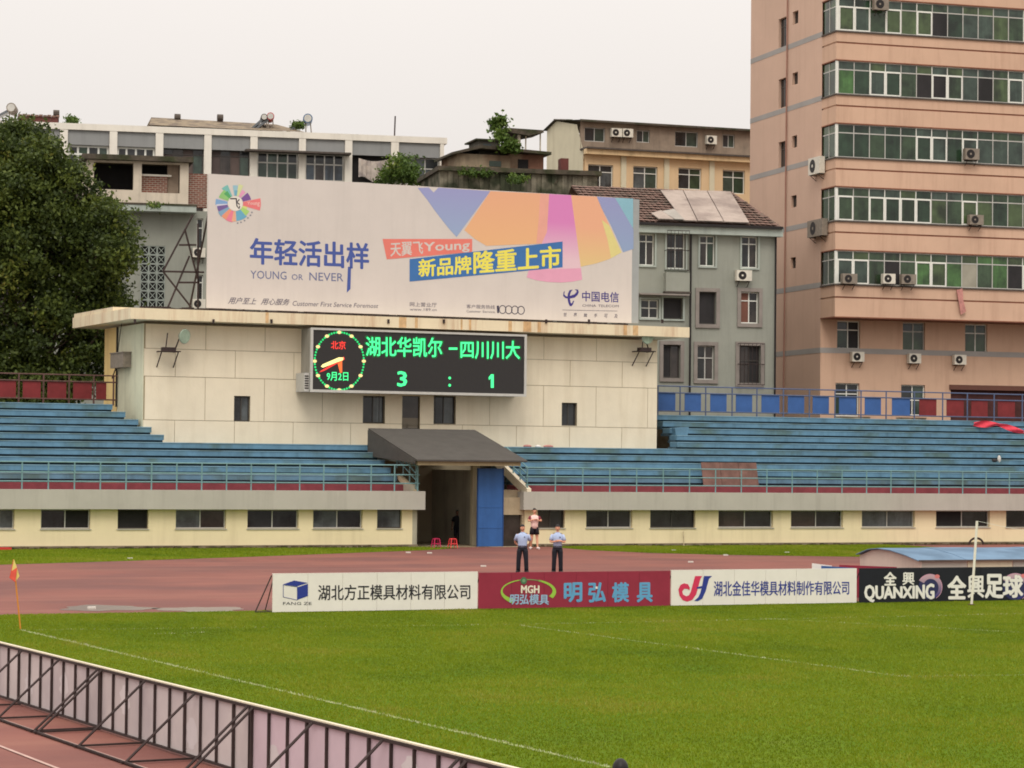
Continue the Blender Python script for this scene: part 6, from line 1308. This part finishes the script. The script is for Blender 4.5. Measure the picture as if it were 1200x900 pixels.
# low kerb between verge and track on the right, pitchside debris ring near the wall
tyre = ST.P(1144, 637, 112.4); g = thing('half_tyre', 'half buried dark tyre against the wall behind the pale blue cover', 'tyre', ST, (tyre[0], 112.4, 0))
tm = MB(); prev = None
for k in range(13):
    a = pi*k/12; q_ = (tyre[0]-.45*cos(a), 112.4, .34*sin(a)+.02)
    if prev: tm.bar(prev, q_, .06)
    prev = q_
part(g, 'tyre', tm, M_steel)

# ================================================================== GRASS BLADES
M_blade = leaf_mat('grass_blades', [(0, (58, 74, 10)), (.3, (96, 114, 12)), (.55, (122, 138, 20)), (.8, (142, 142, 44)), (.9, (150, 140, 72)), (1, (205, 208, 180))])
def blades(name, n, region, hgt, wid, seed, segs=()):
    g = np.random.default_rng(seed); x0, x1, y0, y1, ok = region
    x = g.uniform(x0, x1, n); y = g.uniform(y0, y1, n); k = ok(x, y); x, y = x[k], y[k]; n = len(x)
    f = np.zeros(n)
    for i in range(26):
        w_ = g.uniform(.25, 3.2)*(1 if i < 14 else 2.2); a = g.uniform(0, 2*pi); f += np.sin(x*w_*cos(a)*1.0+y*w_*sin(a)*.8+g.uniform(0, 6))/(.8+w_*.35)
    f = f/f.std(); lf = np.sin(x*.31+y*.17+1)+np.sin(y*.42-x*.12)+np.sin(x*.16-y*.55+2); tone = np.clip(.53+.06*f+.035*lf+g.normal(0, .07, n), 0, .88)
    h_ = g.uniform(.5, 1.3, n)*hgt*(1+.15*f)
    for (ax, ay), (bx_, by_), ww, st_ in segs:
        d = np.array([bx_-ax, by_-ay]); L2 = d@d; tt = np.clip(((x-ax)*d[0]+(y-ay)*d[1])/L2, 0, 1); ds = np.hypot(x-ax-tt*d[0], y-ay-tt*d[1])
        hit = (ds < ww*.5) & (g.random(n) < st_*(.75+.25*np.sin(tt*sqrt(L2)*1.3+f))); tone[hit] = g.uniform(.93, 1, hit.sum()); h_[hit] *= .9
    a = g.uniform(0, 2*pi, n); lean = g.normal(0, .35, (n, 2))*h_[:, None]
    V_ = np.empty((n, 3, 3)); V_[:, 0, 0] = x-np.cos(a)*wid; V_[:, 0, 1] = y-np.sin(a)*wid; V_[:, 0, 2] = -.004; V_[:, 1, 0] = x+np.cos(a)*wid; V_[:, 1, 1] = y+np.sin(a)*wid; V_[:, 1, 2] = -.004; V_[:, 2, 0] = x+lean[:, 0]; V_[:, 2, 1] = y+lean[:, 1]; V_[:, 2, 2] = h_
    me = bpy.data.meshes.new(name); me.vertices.add(3*n); me.vertices.foreach_set('co', V_.ravel()); me.loops.add(3*n); me.loops.foreach_set('vertex_index', np.arange(3*n)); me.polygons.add(n); me.polygons.foreach_set('loop_start', np.arange(n)*3); me.polygons.foreach_set('loop_total', np.full(n, 3))
    at = me.attributes.new('tone', 'FLOAT', 'FACE'); at.data.foreach_set('value', tone.astype(np.float32)); me.materials.append(M_blade); me.update(); me.validate()
    o = bpy.data.objects.new(name, me); COL.objects.link(o); o['kind'] = 'stuff'; return o
T2 = lambda v: (v.x, v.y)
SEG = [(T2(fl), T2(gnd(715, 899)), .12, .75), (T2(fl), (27.5, 58.9), .1, .3), ((27.5, 58.9), (90, 60.4), .1, .4), (T2(pc), T2(pe), .11, .5), (T2(pe), T2(gnd(1330, 789)), .1, .3), (T2(ga), T2(gnd(1240, 743.5)), .11, .4), (T2(gnd(180, 743)), T2(gnd(240, 741)), .14, .5)]
fx = lambda y: fA.x+fd.x/fd.y*(y-fA.y)+.08
blades('grass', 1050000, (10.4, 52, 22, 66.25, lambda x, y: (x > fx(y)) & (x < .76*y+2)), .03, .011, 3, SEG)
pvl = [gnd(x, y) for x, y in [(-80, 665), (0, 661.5), (150, 657), (300, 652), (430, 647), (500, 644.5), (536, 642)]]; pvr = [gnd(x, y) for x, y in [(655, 641.5), (690, 644.5), (760, 647.6), (850, 650), (1000, 652.2), (1200, 654), (1330, 656)]]
def verge_ok(pv): return lambda x, y: y > np.interp(x, [p.x for p in pv], [p.y for p in pv])+.03
blades('grass', 120000, (pvl[0].x, pvl[-1].x, 94, 113.2, verge_ok(pvl)), .05, .018, 4); blades('grass', 170000, (pvr[0].x, pvr[-1].x, 94, 113.2, verge_ok(pvr)), .05, .018, 6)
